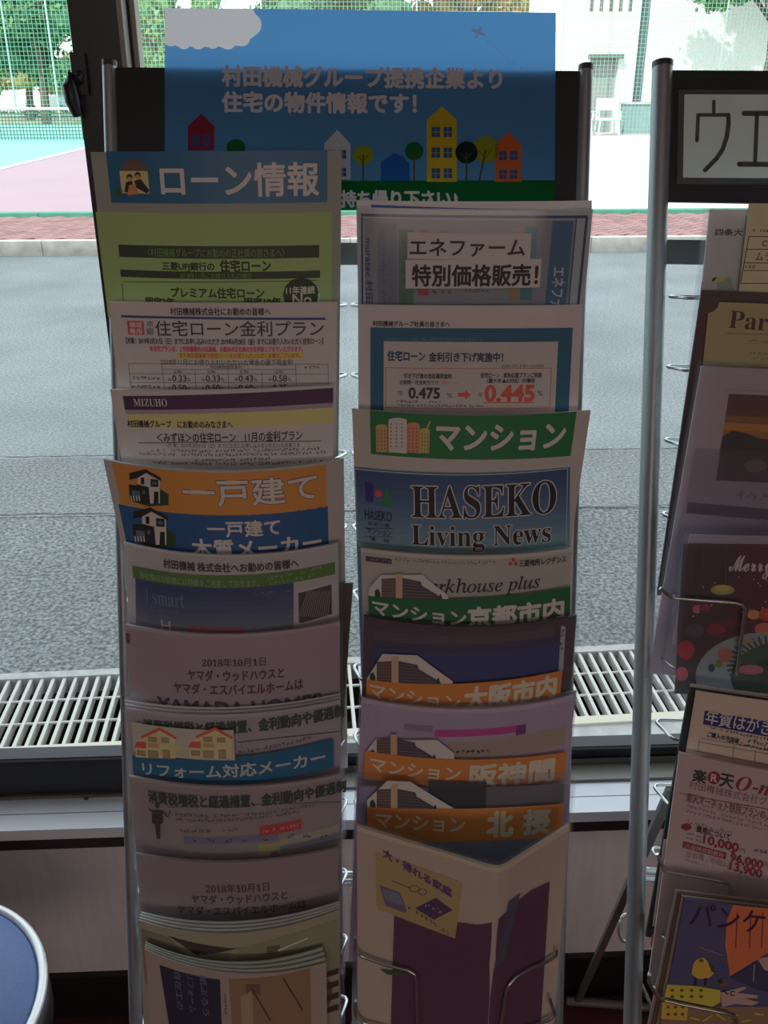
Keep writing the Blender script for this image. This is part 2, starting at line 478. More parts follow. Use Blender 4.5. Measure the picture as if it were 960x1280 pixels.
mb = MB(); mb.tube([G(sx, sy, 0.434), G(sx, sy, 0.4362)], 0.0042, trim_m, 12); mb.box(G, sx - .003, sx + .003, sy - .0006, sy + .0006, .4362, .4366, black)
mb.build('screw', sill)
mb = MB(); mb.box(G, sx - .3, sx - 0.2999, sy, sy + .001, .434, .4342, black)

# window: two sliding sashes in a dark frame
GYI, GYO = WY + 0.075, WY + 0.115
def sash(name, x0, x1, y, zb, zt, bottom, side_l, side_r):
    mb = MB(); t = 0.014
    mb.box(G, x0, x1, y - t, y + t, zb, zb + bottom, frame_m)
    mb.box(G, x0, x1, y - t, y + t, zt - 0.06, zt, frame_m)
    mb.box(G, x0, x0 + side_l, y - t, y + t, zb, zt, frame_m)
    mb.box(G, x1 - side_r, x1, y - t, y + t, zb, zt, frame_m)
    mb.box(G, x0, x1, y - t - .001, y - t, zb + bottom - 0.006, zb + bottom - .002, trim_m)
    o = struct(mb.build(name))
    gb = MB(); gb.box(G, x0 + side_l - .005, x1 - side_r + .005, y - 0.003, y + 0.003, zb + bottom - .005, zt - 0.055, GLASS)
    g = gb.build('pane', o)
    return o
xm0 = on_y(87, 0, GYI)[0]; xm1 = on_y(149, 20, GYI)[0]
w1 = sash('window_1', -2.25, xm1, GYI, 0.436, 2.33, 0.077, 0.06, xm1 - xm0)
mb = MB(); mb.box(G, xm1, xm1 + 0.006, GYI - .012, GYI + .016, 0.44, 2.3, trim_m); mb.build('edge_strip', w1)
xo0 = xm0 + 0.005; xo1 = on_y(166, 20, GYO)[0]
w2 = sash('window_2', xo0, 2.25, GYO, 0.436, 2.33, 0.036, xo1 - xo0, 0.06)
mb = MB(); mb.box(G, xo1, xo1 + 0.006, GYO - .016, GYO + .012, 0.44, 2.3, trim_m); mb.build('edge_strip', w2)
# outer frame and tracks
mb = MB()
mb.box(G, -2.3, 2.3, WY + 0.055, WY + 0.14, 0.434, 0.440, trim_m)
mb.box(G, -2.3, 2.3, WY + 0.094, WY + 0.097, 0.44, 0.450, trim_m)
mb.box(G, -2.3, -2.25, WY + 0.055, WY + 0.14, 0.44, 2.35, frame_m); mb.box(G, 2.25, 2.3, WY + 0.055, WY + 0.14, 0.44, 2.35, frame_m)
mb.box(G, -2.3, 2.3, WY + 0.055, WY + 0.14, 2.33, 2.35, frame_m)
struct(mb.build('trim_3'))
# sash latch
lx0, lz1 = on_y(93, 66, GYI - .02); lx1, lz0 = on_y(100, 118, GYI - .02)
mb = MB()
mb.box(G, lx0 - .004, lx1 + .012, GYI - .028, GYI - .014, lz0, lz1, frame_m)
mb.tube([G(lx0 - .002, GYI - .036, lz1 - .022), G(lx0 - .006, GYI - .040, lz1 - .035), G(lx0 - .004, GYI - .040, lz1 - .052), G(lx0 - .001, GYI - .038, lz1 - .068)], [.005, .0085, .0085, .005], frame_m, 8)
mb.tube([G(lx0 + .006, GYI - .02, lz1 - .02), G(lx0 + .002, GYI - .036, lz1 - .03)], .006, frame_m, 8)
mb.build('latch', w1)

# ================================================================== OUTDOORS
conc = mat('concrete_edge', (0.50, 0.51, 0.50), 0.8, noise=0.15, scale=30, bump=.3, bscale=120)
kerbm = mat('kerb_concrete', (0.50, 0.475, 0.44), 0.85, noise=0.2, scale=9)
GR0, GR1 = 1.955, 2.255                      # drain, frame y
def asphalt(name, col, grain, contrast):
    m = mat(name, col, 0.85, noise=0.16, scale=1.2, bump=0.9, bscale=grain * 1.3)
    nt = m.node_tree; b = nt.nodes['Principled BSDF']
    src = b.inputs['Base Color'].links[0].from_socket
    mp = [n for n in nt.nodes if n.type == 'MAPPING'][0]
    sp = nt.nodes.new('ShaderNodeTexNoise'); sp.inputs['Scale'].default_value = grain; sp.inputs['Detail'].default_value = 5; sp.inputs['Roughness'].default_value = .65
    nt.links.new(mp.outputs[0], sp.inputs['Vector'])
    rp = nt.nodes.new('ShaderNodeValToRGB')
    rp.color_ramp.elements[0].position = .38; rp.color_ramp.elements[0].color = (1 - contrast,) * 3 + (1,)
    rp.color_ramp.elements[1].position = .66; rp.color_ramp.elements[1].color = (1 + contrast * 1.3,) * 3 + (1,)
    nt.links.new(sp.outputs['Fac'], rp.inputs[0])
    mx = nt.nodes.new('ShaderNodeMixRGB'); mx.blend_type = 'MULTIPLY'; mx.inputs[0].default_value = 1
    nt.links.new(src, mx.inputs[1]); nt.links.new(rp.outputs[0], mx.inputs[2]); nt.links.new(mx.outputs[0], b.inputs['Base Color'])
    return m
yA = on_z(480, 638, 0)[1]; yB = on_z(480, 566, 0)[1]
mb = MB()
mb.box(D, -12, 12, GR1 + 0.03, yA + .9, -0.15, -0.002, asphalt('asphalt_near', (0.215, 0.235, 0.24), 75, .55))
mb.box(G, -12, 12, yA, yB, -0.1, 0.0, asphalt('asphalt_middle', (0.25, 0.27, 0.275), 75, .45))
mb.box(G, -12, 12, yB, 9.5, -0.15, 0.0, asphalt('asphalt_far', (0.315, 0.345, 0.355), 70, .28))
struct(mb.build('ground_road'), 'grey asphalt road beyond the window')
mb = MB(); mb.box(D, -3, 3, WY + .02, GR0 - 0.03, -0.25, -.003, conc)
struct(mb.build('ground_apron'), 'concrete strip between the window and the drain')
mb = MB()
crk = mat('asphalt_crack', (0.06, 0.06, 0.06), 0.9)
rnd = random.Random(3)
for (a, b_, name) in (((0, 572), (960, 560), 0), ((0, 644), (960, 633), 1)):
    p = [on_z(a[0] + (b_[0] - a[0]) * i / 60 - 60, a[1] + (b_[1] - a[1]) * i / 60, 0) for i in range(61)]
    p = [(x + 0.0, y + rnd.uniform(-.006, .006)) for x, y in p]
    vs = []; fs = []
    for i, (x, y) in enumerate(p):
        w_ = rnd.uniform(.001, .004); vs += [G(x, y - w_, .001), G(x, y + w_, .001)]
        if i: fs.append((2 * i - 2, 2 * i, 2 * i + 1, 2 * i - 1))
    mb.add(vs, fs, crk)
struct(mb.build('ground_cracks'), 'fine cracks across the asphalt')
# drain with grating
drain = empty('drain_grating', D(0, GR0, 0))
tag(drain, 'pale steel drain grating set in the road edge outside the window', 'grating')
galv = mat('galvanised_steel', (0.62, 0.62, 0.58), 0.5, 0.15)
galv_edge = mat('grating_frame', (0.70, 0.66, 0.55), 0.6)
mb = MB()
mb.box(D, -12, 12, GR0 - .03, GR0, -.05, 0.004, galv_edge); mb.box(D, -12, 12, GR1, GR1 + .03, -.05, 0.004, conc)
mb.build('frame', drain)
pit = mat('pit_dark', (0.02, 0.02, 0.02), 0.9)
mb = MB(); mb.box(D, -12, 12, GR0, GR1, -.5, -.3, pit); mb.box(D, -12, 12, GR0 - .03, GR0, -.3, -.05, pit); mb.box(D, -12, 12, GR1, GR1 + .03, -.3, -.05, pit)
mb.build('channel', drain)
mb = MB()
for k in (1, 2):
    y = GR0 + (GR1 - GR0) * k / 3
    mb.tube([D(-1.6, y, -.004), D(1.6, y, -.004)], .004, galv, 6)
mb.build('cross_rod', drain)
base = None
i = 0
x = -1.28
while x < 1.36:
    if base is None:
        mb = MB(); mb.box(D, -0.0044, 0.0044, GR0, GR1, -.028, 0.0, galv)
        base = mb.build('grating_bar', drain); o = base
        org = base.location.copy()
    else:
        o = base.copy(); COL.objects.link(o)
    o.location = org + DX * x
    x += 0.0305
# kerb
mb = MB()
def kerb(name, y0, y1, z1, m, L=.6, x0=-6.5, x1=6.5):
    mb = MB(); x = x0
    while x < x1:
        mb.box(G, x + .003, x + L - .003, y0, y1, -.1, z1, m); x += L
    return struct(mb.build(name))
kerb('trim_4', 9.5, 9.62, .14, kerbm)['label'] = 'grey concrete kerb stones along the road'
# brick pavement
PB0, PB1 = 9.62, 11.50
struct(gbox('ground_pavement', -12, 12, PB0, PB1, -.1, 0.127, mat('paver_joint_sand', (0.13, 0.08, 0.075), .9)), 'mortar bed of the pavement')
bm_cols = [mat('paver_red_%d' % i, c, 0.8, noise=.12, scale=12) for i, c in enumerate([(.25, .135, .13), (.28, .155, .15), (.215, .115, .11), (.27, .165, .16)])]
pave = empty('brick_pavement', G(0, PB0, 0)); pave['kind'] = 'structure'; pave['label'] = 'red herringbone brick pavement across the road'
bases = []
for m_ in bm_cols:
    mb = MB(); mb.box(lambda a, b, c: Vector((a, b, c)), -.094, .094, -.044, .044, 0, .012, m_)
    bases.append(mb)
def brick_me(i):
    mb = bases[i]; me = bpy.data.meshes.new('brick'); me.from_pydata(mb.v, [], mb.f); me.materials.append(bm_cols[i]); me.update(); return me
bmes = [brick_me(i) for i in range(4)]
singles = 0; rest = MB(); rnd = random.Random(5)
c45 = math.cos(math.radians(45))
for i in range(-90, 90):
    for j in range(-90, 90):
        # herringbone: in a grid of 0.1 m cells, every 4th diagonal starts a horizontal or a vertical brick
        k = (i - j) % 4
        if k == 0: cx, cy, ang = i * .1 + .1, j * .1 + .05, 0
        elif k == 3: cx, cy, ang = i * .1 + .05, j * .1 + .1, 90
        else: continue
        x = (cx - cy) * c45; y = (cx + cy) * c45 + 10.5
        if not (PB0 + .06 < y < PB1 - .06) or abs(x) > 5.2: continue
        c = rnd.randrange(4); a = math.radians(ang + 45) + YAW; z = .126 + rnd.uniform(-.001, .001)
        pos = G(x, y, z); pu, pv = project(pos)
        vis = (pu < 150) or (422 < pu < 450) or (736 < pu < 905)
        if vis and -30 < pu and singles < 300:
            o = bpy.data.objects.new('brick', bmes[c]); COL.objects.link(o); o.parent = pave
            o.location = pos - pave.location; o.rotation_euler = (0, 0, a); singles += 1
        else:
            ca, sa = math.cos(a), math.sin(a)
            rest.add([Vector((pos.x + v[0] * ca - v[1] * sa, pos.y + v[0] * sa + v[1] * ca, pos.z + v[2])) for v in bases[c].v], bases[c].f, bm_cols[c])
r_ = rest.build('brick_field', pave); r_['kind'] = 'stuff'
kerb('trim_5', 11.5, 11.66, .17, mat('green_painted_kerb', (0.07, 0.27, 0.19), .7, noise=.1, scale=8), 1.0)['label'] = 'low green painted kerb beside the court'
# court
CX = -7.9
pink = mat('court_pink', (0.345, 0.255, 0.30), .8, noise=.04, scale=.6)
teal = mat('court_teal', (0.21, 0.58, 0.53), .8, noise=.05, scale=.6)
mb = MB(); mb.box(G, -9.2, 40, 11.66, 41, -.1, .14, pink); struct(mb.build('ground_court_pink'), 'pink hard court surface')
struct(gbox('ground_court_glare', 1.2, 40, 11.66, 41, -.1, .150, mat('court_pale_glare', (0.62, 0.54, 0.58), .8, noise=.04, scale=.5)), 'court surface before the white building, glare put into its pale colour')  # right part of the court, its glare painted as a paler colour
mb = MB()
A0 = on_z(0, 210, .14); A1 = on_z(112, 183, .14)
ln = lambda t: (A0[0] + (A1[0] - A0[0]) * t, A0[1] + (A1[1] - A0[1]) * t)
P_ = [ln(-1.3), ln(1.05)]
vs = [G(P_[0][0], P_[0][1], .143), G(P_[1][0], P_[1][1], .143), G(30, P_[1][1] + 1, .143), G(30, 41, .143), G(-40, 41, .143), G(-40, P_[0][1], .143)]
mb.add(vs, [tuple(range(6))], teal); struct(mb.build('ground_court_teal'), 'teal hard court beyond the white line')
mb = MB(); wl = mat('court_line_white', (0.8, 0.8, 0.8), .7)
mb.add([G(P_[0][0], P_[0][1], .147), G(P_[0][0] + .16, P_[0][1], .147), G(P_[1][0] + .16, P_[1][1], .147), G(P_[1][0], P_[1][1], .147)], [(0, 1, 2, 3)], wl)
mb.box(G, -40, 30, 36, 36.3, .143, .146, wl)
struct(mb.build('ground_court_line'), 'white painted court line')
struct(gbox('ground_far', -60, 60, 41, 120, -.1, .12, mat('dry_grass', (0.30, 0.33, 0.22), .9, noise=.25, scale=1.5)), 'grass verge beyond the court')

# tall green sports netting with its posts
netm = mat('netting_green', (0.20, 0.48, 0.36), .7)
NY = 30.0
fence = empty('netting_fence', G(0, NY, .14)); tag(fence, 'tall green sports netting standing across the far side of the court', 'netting')
mb = MB()
def strand(a, b, w):
    d = (b - a).normalized(); x = GY * (w / 2); y = (d.cross(GY)).normalized() * (w / 2)
    vs = [a + x + y, a - x + y, a - x - y, a + x - y, b + x + y, b - x + y, b - x - y, b + x - y]
    mb.add(vs, [(0, 1, 5, 4), (1, 2, 6, 5), (2, 3, 7, 6), (3, 0, 4, 7)], netm)
x = -16.0
while x < 16: strand(G(x, NY, .2), G(x, NY, 7.5), .009); x += .115
z = .25
while z < 7.5: strand(G(-16, NY, z), G(16, NY, z), .009); z += .115
n_ = mb.build('net_mesh', fence); n_['kind'] = 'stuff'
for px in (13, 67, 330, 520, 700, 900, 1020):
    xx = on_y(px, 90, NY)[0]
    mb = MB(); mb.tube([G(xx, NY + .05, .1), G(xx, NY + .05, 7.6)], .024, mat('pale_post', (.55, .62, .6), .5), 8); mb.build('post', fence)
# tennis net
tn = empty('tennis_net', G(-6, 28.6, .14)); tag(tn, 'tennis net with a white top band on the far court', 'tennis net')
mb = MB(); mb.box(G, -14, -5.0, 28.6, 28.62, .93, 1.0, wl); mb.build('top_band', tn)
mb = MB(); dk = mat('tennis_net_dark', (.05, .12, .09), .7)
x = -14
while x < -5: mb.box(G, x, x + .02, 28.6, 28.61, .16, .93, dk); x += .09
z = .2
while z < .93: mb.box(G, -14, -5, 28.6, 28.61, z, z + .02, dk); z += .09
q = mb.build('net_mesh', tn); q['kind'] = 'stuff'
mb = MB(); mb.tube([G(-5, 28.6, .14), G(-5, 28.6, 1.06)], .04, dk, 8); mb.build('post', tn)

# white building across the court
bw = mat('building_white', (0.80, 0.79, 0.76), .7, noise=.03, scale=1)
BY = 33.0
bx0 = on_y(704, 60, BY)[0]
bld = empty('white_building', G(bx0, BY, .14)); tag(bld, 'tall white building with a doorway, standing beyond the court on the right', 'building')
mb = MB()
dx0, dz1 = on_y(739, 68, BY); dx1 = on_y(774, 68, BY)[0]
wx0 = on_y(797, 60, BY)[0]; wx1 = on_y(809, 60, BY)[0]; wz0 = on_y(800, 136, BY)[1]
for (a, b_, c, d) in ((bx0, dx0, .14, 14), (dx0, dx1, dz1, 14), (dx1, wx0, .14, 14), (wx0, wx1, .14, wz0), (wx0, wx1, 8, 14), (wx1, 26, .14, 14)):
    mb.box(G, a, b_, BY, BY + .35, c, d, bw)
mb.box(G, bx0, 26, BY + 6, BY + 6.3, .14, 14, bw); mb.box(G, bx0, bx0 + .3, BY + .35, BY + 6, .14, 14, bw); mb.box(G, bx0, 26, BY, BY + 6.3, 14, 14.2, bw)
mb.build('wall', bld)
gl2 = mat('dark_glass', (0.10, 0.14, 0.14), .15)
mb = MB(); mb.box(G, wx0, wx1, BY + .12, BY + .16, wz0, 8, gl2)
wdw = mb.build('window', bld)
z = wz0
while z < 8:
    mb = MB(); mb.box(G, wx0, wx1, BY + .08, BY + .12, z, z + .05, bw); mb.build('glazing_bar', wdw); z += .9
mb = MB(); mb.box(G, dx0, dx1, BY + .2, BY + .25, .14, dz1 - .15, mat('doorway_grey', (.33, .34, .33), .6)); mb.box(G, dx0 - .1, dx1 + .1, BY - .25, BY + .1, dz1 - .12, dz1, trim_m)
dr = mb.build('doorway', bld)
mb = MB(); ax, az = on_y(762, 108, BY - .05); mb.box(G, ax - .22, ax + .16, BY + .1, BY + .18, az - .3, az + .3, mat('notice_teal', (.12, .55, .65), .6)); mb.box(G, ax - .1, ax + .2, BY + .1, BY + .19, az + .42, az + .55, mat('notice_red', (.6, .08, .06), .6))
mb.build('notice_board', dr)
for k in range(5):
    px0 = 737 + k * 12
    if px0 > 790: break
    vx, vz = on_y(px0, 14, BY); mb = MB(); mb.box(G, vx, vx + .11, BY - .02, BY + .02, vz, vz + 2.0, trim_m); mb.build('louvre', bld)
# planter box and plastic chair in front of the building
hx0, _ = on_y(783, 150, 31.5); hx1, _ = on_y(880, 150, 31.5)
mb = MB(); mb.box(G, hx0, hx1, 31.6, 32.3, .14, 1.02, mat('planter_grey_green', (.24, .33, .33), .7, noise=.1, scale=3)); mb.box(G, hx0 - .04, hx1 + .04, 31.55, 32.35, 1.02, 1.08, conc)
tag(mb.build('planter', None), 'long grey green planter box at the foot of the white building', 'planter')
chx, _ = on_y(762, 150, 30.6)
def lawn_chair(cx, label):
    e = empty('garden_chair', G(cx, 30.6, .14)); tag(e, label, 'chair', 'white chairs by the far doorway')
    cm = mat('white_plastic', (.8, .8, .8), .5)
    for sx_ in (-.28, .28):
        for sy_ in (0, .5):
            mb = MB(); mb.tube([G(cx + sx_ * 1.15, 30.6 + sy_ * 1.1 - .05, .14), G(cx + sx_, 30.6 + sy_, .62)], .03, cm, 6); mb.build('leg', e)
    mb = MB(); mb.box(G, cx - .32, cx + .32, 30.55, 31.12, .58, .64, cm); mb.build('seat', e)
    mb = MB(); mb.box(G, cx - .32, cx + .32, 31.08, 31.14, .86, 1.2, cm); mb.box(G, cx - .32, cx - .26, 31.08, 31.14, .6, .9, cm); mb.box(G, cx + .26, cx + .32, 31.08, 31.14, .6, .9, cm); mb.build('backrest', e)
    mb = MB()
    for sx_ in (-.33, .33): mb.box(G, cx + sx_ - .02, cx + sx_ + .02, 30.6, 31.1, .8, .84, cm); mb.box(G, cx + sx_ - .02, cx + sx_ + .02, 30.6, 30.64, .6, .82, cm)
    mb.build('armrest', e)
lawn_chair(chx, 'white chair standing by the doorway, beside the planter')
lawn_chair(chx - .85, 'white chair partly behind the right pole of the middle rack')

# trees
leafm = [mat('leaf_%d' % i, c, .6, noise=.2, scale=2) for i, c in enumerate([(.045, .13, .05), (.09, .20, .06), (.26, .24, .07), (.42, .24, .10), (.14, .27, .10)])]
bark = mat('bark', (.12, .09, .07), .9, noise=.2, scale=6)
def tree(name, label, cx, cy, zc, rx, rz, n, mi, trunk=True, size=.3, seed=1, ry=1.1):
    rnd = random.Random(seed)
    e = empty(name, G(cx, cy, .12)); tag(e, label, 'tree', 'trees beyond the netting')
    if trunk:
        mb = MB(); mb.tube([G(cx, cy, .1), G(cx + .15, cy, zc * .5), G(cx - .1, cy, zc)], [.2, .15, .08], bark, 8)
        for k in range(5):
            a = k * 1.3; mb.tube([G(cx, cy, zc * .7), G(cx + rx * .6 * math.cos(a), cy + rx * .4 * math.sin(a), zc + rz * .3)], [.08, .03], bark, 6)
        mb.build('trunk', e)
    mb = MB(); ry = ry or rx
    cl = [(rnd.gauss(0, .42), rnd.gauss(0, .42), rnd.gauss(0, .42), rnd.uniform(.16, .34)) for _ in range(26)]
    for c in cl:
        o_ = G(cx + c[0] * rx, cy + c[1] * ry, zc + c[2] * rz); vs = []; r_ = c[3] * .8
        for a in range(5):
            for b_ in range(8):
                th = math.pi * (a + .5) / 5; ph = 2 * math.pi * b_ / 8; k_ = rnd.uniform(.75, 1.1) * r_
                vs.append(o_ + Vector((k_ * rx * math.sin(th) * math.cos(ph), k_ * ry * math.sin(th) * math.sin(ph), k_ * rz * math.cos(th))))
        mb.add(vs, [(a * 8 + b_, a * 8 + (b_ + 1) % 8, a * 8 + 8 + (b_ + 1) % 8, a * 8 + 8 + b_) for a in range(4) for b_ in range(8)] + [tuple(reversed(range(8))), tuple(range(32, 40))], leafm[mi[0]])
    for _ in range(n):
        c = rnd.choice(cl); d = Vector((rnd.gauss(0, 1), rnd.gauss(0, 1), rnd.gauss(0, 1))).normalized() * c[3] * rnd.uniform(.5, 1)
        p = G(cx + (c[0] + d.x) * rx, cy + (c[1] + d.y) * ry, zc + (c[2] + d.z) * rz)
        a = Vector((rnd.gauss(0, 1), rnd.gauss(0, 1), rnd.gauss(0, 1))).normalized(); b2 = a.cross(Vector((rnd.gauss(0, 1), rnd.gauss(0, 1), rnd.gauss(0, 1)))).normalized()
        s = size * rnd.uniform(.5, 1.1)
        mb.add([p + a * s * .5, p + b2 * s * .3, p - a * s * .5, p - b2 * s * .3], [(0, 1, 2, 3)], leafm[rnd.choice(mi)])
    mb.build('foliage', e)
def tx(px, y): return on_y(px, 60, y)[0]
tree('broadleaf_tree', 'dense dark green tree at the far left of the court', tx(45, 42), 42, 4.6, 4.2, 2.8, 9000, [0, 0, 1, 4], seed=1, size=.34)
tree('broadleaf_tree', 'olive and orange tinted tree low behind the far left netting', tx(25, 48), 48, 2.9, 3.2, 1.5, 2600, [2, 3, 1], seed=2)
tree('broadleaf_tree', 'yellow green tree seen between the window mullion and the blue poster', tx(205, 40), 40, 3.2, 2.6, 3.0, 5200, [1, 4, 4, 2], seed=3)
tree('broadleaf_tree', 'green tree showing above the left half of the blue poster', tx(380, 44), 44, 5.2, 4.5, 3.4, 6000, [0, 1, 4], seed=4)
tree('broadleaf_tree', 'autumn brown tree above the right half of the blue poster', tx(590, 46), 46, 5.6, 4.2, 3.2, 4500, [3, 2, 1], seed=5)
tree('broadleaf_tree', 'thin pale tree beside the white building edge', tx(694, 43), 43, 3.6, 1.3, 2.6, 1600, [2, 1, 4], seed=6, size=.2)
tree('broadleaf_tree', 'broad green tree hanging in front of the building at top right', tx(960, 31.5), 31.5, 4.7, 3.0, 1.75, 6500, [1, 0, 4], seed=7, size=.24)
# vehicles and houses far left
def car(name, label, px, y, col, L=4.2, h=1.5, van=False):
    x = on_y(px, 110, y)[0]
    e = empty(name, G(x, y, .12)); tag(e, label, 'car')
    cm = mat(name + '_paint', col, .3); dg = gl2; blk = black
    prof = [(-L / 2, .3), (-L / 2, .85), (-L / 2 + .2, h * .62), (-L * .3, h * .65), (-L * .16, h), (L * .22, h), (L * .36, h * .66), (L / 2 - .1, h * .58), (L / 2, .7), (L / 2, .3)]
    if van: prof = [(-L / 2, .3), (-L / 2, h * .9), (-L / 2 + .1, h), (L * .3, h), (L * .42, h * .6), (L / 2, h * .52), (L / 2, .3)]
    n = len(prof); mb = MB()
    mb.add([G(x + a, y - .8, c + .12) for a, c in prof] + [G(x + a, y + .8, c + .12) for a, c in prof], [tuple(range(n)), tuple(reversed(range(n, 2 * n)))] + [(i, n + i, n + (i + 1) % n, (i + 1) % n) for i in range(n)], cm)
    mb.build('body', e)
    mb = MB(); mb.box(G, x - L * .14, x + L * .02, y - .82, y - .79, h * .68 + .12, h * .92 + .12, dg); mb.box(G, x + L * .04, x + L * .2, y - .82, y - .79, h * .68 + .12, h * .92 + .12, dg); mb.build('side_window', e)
    for a in (-.3, .3):
        mb = MB(); mb.tube([G(x + a * L, y - .84, .44), G(x + a * L, y - .6, .44)], .31, blk, 16); mb.tube([G(x + a * L, y - .86, .44), G(x + a * L, y - .84, .44)], .17, trim_m, 12); mb.build('wheel', e)
car('van', 'white van parked beyond the court at the far left', 8, 52, (.8, .8, .8), 4.4, 1.9, True)
car('car', 'blue grey car parked beyond the netting left of the mullion', 70, 54, (.25, .38, .42), 4.4, 1.45)
hw = mat('far_house_wall', (.7, .68, .62), .8); hr = mat('far_roof', (.75, .74, .72), .7)
for i, (px, w_, zt, lab) in enumerate([(-8, 4, 3.6, 'low pale house with a light roof behind the far left trees'), (100, 4, 4.2, 'pale roofed house behind the car near the mullion')]):
    x = on_y(px, 90, 66)[0]; e = empty('far_house', G(x, 66, .12)); tag(e, lab, 'house')
    mb = MB(); mb.box(G, x - w_ / 2, x + w_ / 2, 66, 71, .12, zt - 1, hw); mb.build('wall', e)
    mb = MB(); mb.add([G(x - w_ / 2 - .4, 65.6, zt - 1), G(x + w_ / 2 + .4, 65.6, zt - 1), G(x + w_ / 2 + .4, 71.4, zt - 1), G(x - w_ / 2 - .4, 71.4, zt - 1), G(x - w_ / 2, 68.5, zt + .6), G(x + w_ / 2, 68.5, zt + .6)], [(0, 1, 5, 4), (2, 3, 4, 5), (0, 4, 3), (1, 2, 5), (0, 3, 2, 1)], hr); mb.build('roof', e)
    for a in (-1, 1):
        mb = MB(); mb.box(G, x + a * 1.2 - .5, x + a * 1.2 + .5, 65.95, 66, 1.0, 2.1, gl2); mb.build('window', e)
hd = MB(); rnd = random.Random(11)
for _ in range(5000):
    p = G(rnd.uniform(-28, 8), rnd.uniform(58, 60), .1 + rnd.uniform(0, 1.5)); a = Vector((rnd.gauss(0, 1), rnd.gauss(0, 1), rnd.gauss(0, 1))).normalized(); b2 = a.cross(Vector((0, .3, 1))).normalized()
    hd.add([p + a * .2, p + b2 * .12, p - a * .2, p - b2 * .12], [(0, 1, 2, 3)], leafm[rnd.choice([0, 1, 2])])
tag(hd.build('hedge'), 'clipped hedge running behind the parked cars', 'hedge')

# ================================================================== RACK FRAMES
def rnd_hoop(rk, s_edge, t, sgn, depth, reach, drop):
    """one wire arm of a pocket: out from the back, round the corner, along the front and down"""
    A = lambda s, tt, n: rk.at(s_edge + sgn * s, t + tt, n)
    return [A(.035, 0, -.001), A(.006, 0, .000), A(.0015, -.0003, .002), A(.0, -.001, .006), A(.001, -.002, .010), A(.007, -.004, depth * .8), A(.010, -.005, depth * .93), A(.016, -.005, depth), A(reach - .01, -.006, depth), A(reach - .003, -.009, depth), A(reach, -.016, depth - .001), A(reach - .002, -drop, depth - .014)]
def build_rack(rk, label, poles, pole_r, board, bar, columns, ys, foot):
    e = empty('brochure_rack', rk.at(0, 0, 0)); e.location = Vector((e.location.x, 0.45, 0)); tag(e, label, 'rack')
    tt = []
    for (a, b_) in poles:
        A = rk.P(*a); B = rk.P(*b_)
        d = (B - A).normalized()
        F = A + d * (A.z / -d.z)
        mb = MB(); rx = pole_r
        mb.tube([A + rk.n * .0, F], rx, TUBE, 16, ref=rk.n, flat=1.25); mb.build('pole', e); tt.append((A, F))
        mb = MB(); mb.tube([A - d * .004, A + d * .001], rx * 1.03, TUBE_CAP, 16, ref=rk.n, flat=1.25); mb.build('pole_cap', e)
    q = [rk.st(rk.P(*p))for p in board]
    mb = MB(); vs = [rk.at(s, t, .003) for s, t, _ in q] + [rk.at(s, t, -.003) for s, t, _ in q]
    mb.add(vs, [(0, 3, 2, 1), (4, 5, 6, 7), (0, 1, 5, 4), (1, 2, 6, 5), (2, 3, 7, 6), (3, 0, 4, 7)], BOARD); mb.build('sign_board', e)
    q = [rk.st(rk.P(*p))for p in bar]
    mb = MB(); vs = [rk.at(s, t, -.002) for s, t, _ in q] + [rk.at(s, t, -.008) for s, t, _ in q]
    mb.add(vs, [(0, 3, 2, 1), (4, 5, 6, 7), (0, 1, 5, 4), (1, 2, 6, 5), (2, 3, 7, 6), (3, 0, 4, 7)], mat('rack_crossbar_grey', (.14, .165, .175), .5, .2)); mb.build('crossbar', e)
    sl = rk.st(tt[0][0])[0]; sr = rk.st(tt[-1][0])[0]
    for y in ys[-3:-2] + [ys[-3] + 10]:
        t = rk.st(rk.P(480, y + 14))[1]
        p0 = rk.st(rk.P(poles[0][0][0] + (poles[0][1][0] - poles[0][0][0]) * (y - poles[0][0][1]) / (poles[0][1][1] - poles[0][0][1]), y))[0]
        p1 = p0 + (sr - sl) * .93
        mb = MB(); mb.tube([rk.at(p0 - .004, t, -.012), rk.at(p1, t, -.012)], .0033, STEEL, 8); mb.build('cross_rod', e)
    for (c0, c1) in columns:
        for i, y in enumerate(ys):
            for (c, sgn) in ((c0, 1), (c1, -1)):
                x = c[0][0] + (c[1][0] - c[0][0]) * (y - c[0][1]) / (c[1][1] - c[0][1])
                s, t, _ = rk.st(rk.P(x, y))
                mb = MB(); mb.tube(rnd_hoop(rk, s, t, sgn, .036 + .0012 * i, .062, .085), .0017, STEEL, 7); mb.build('pocket_wire', e)
        for (c, sgn) in ((c0, 1), (c1, -1)):
            pts = []
            for y in (ys[0] - 30, ys[-1] + 60):
                x = c[0][0] + (c[1][0] - c[0][0]) * (y - c[0][1]) / (c[1][1] - c[0][1])
                s, t, _ = rk.st(rk.P(x, y)); pts.append(rk.at(s + sgn * .036, t, -.003))
            mb = MB(); mb.tube(pts, .002, STEEL, 6); mb.build('upright_wire', e)
    return e
YS1 = [380, 467, 564, 655, 737, 830, 915, 997, 1086, 1168, 1245]
r1 = build_rack(RK1, 'two-column grey leaflet rack with a black sign board, in the middle',
    [((137, 82), (169.5, 1270)), ((732, 87), (696, 1270))], .0065,
    [(146, 85.5), (724, 90), (719, 254), (151, 254)], [(148, 303), (720, 303), (719, 330), (149, 330)],
    [(((152, 466), (184, 1265)), ((433, 466), (434, 1265))), (((440, 466), (446, 1265)), ((716, 466), (693, 1190)))], YS1, None)
YS2 = [370, 457, 548, 640, 730, 815, 899, 980, 1059, 1140, 1214]
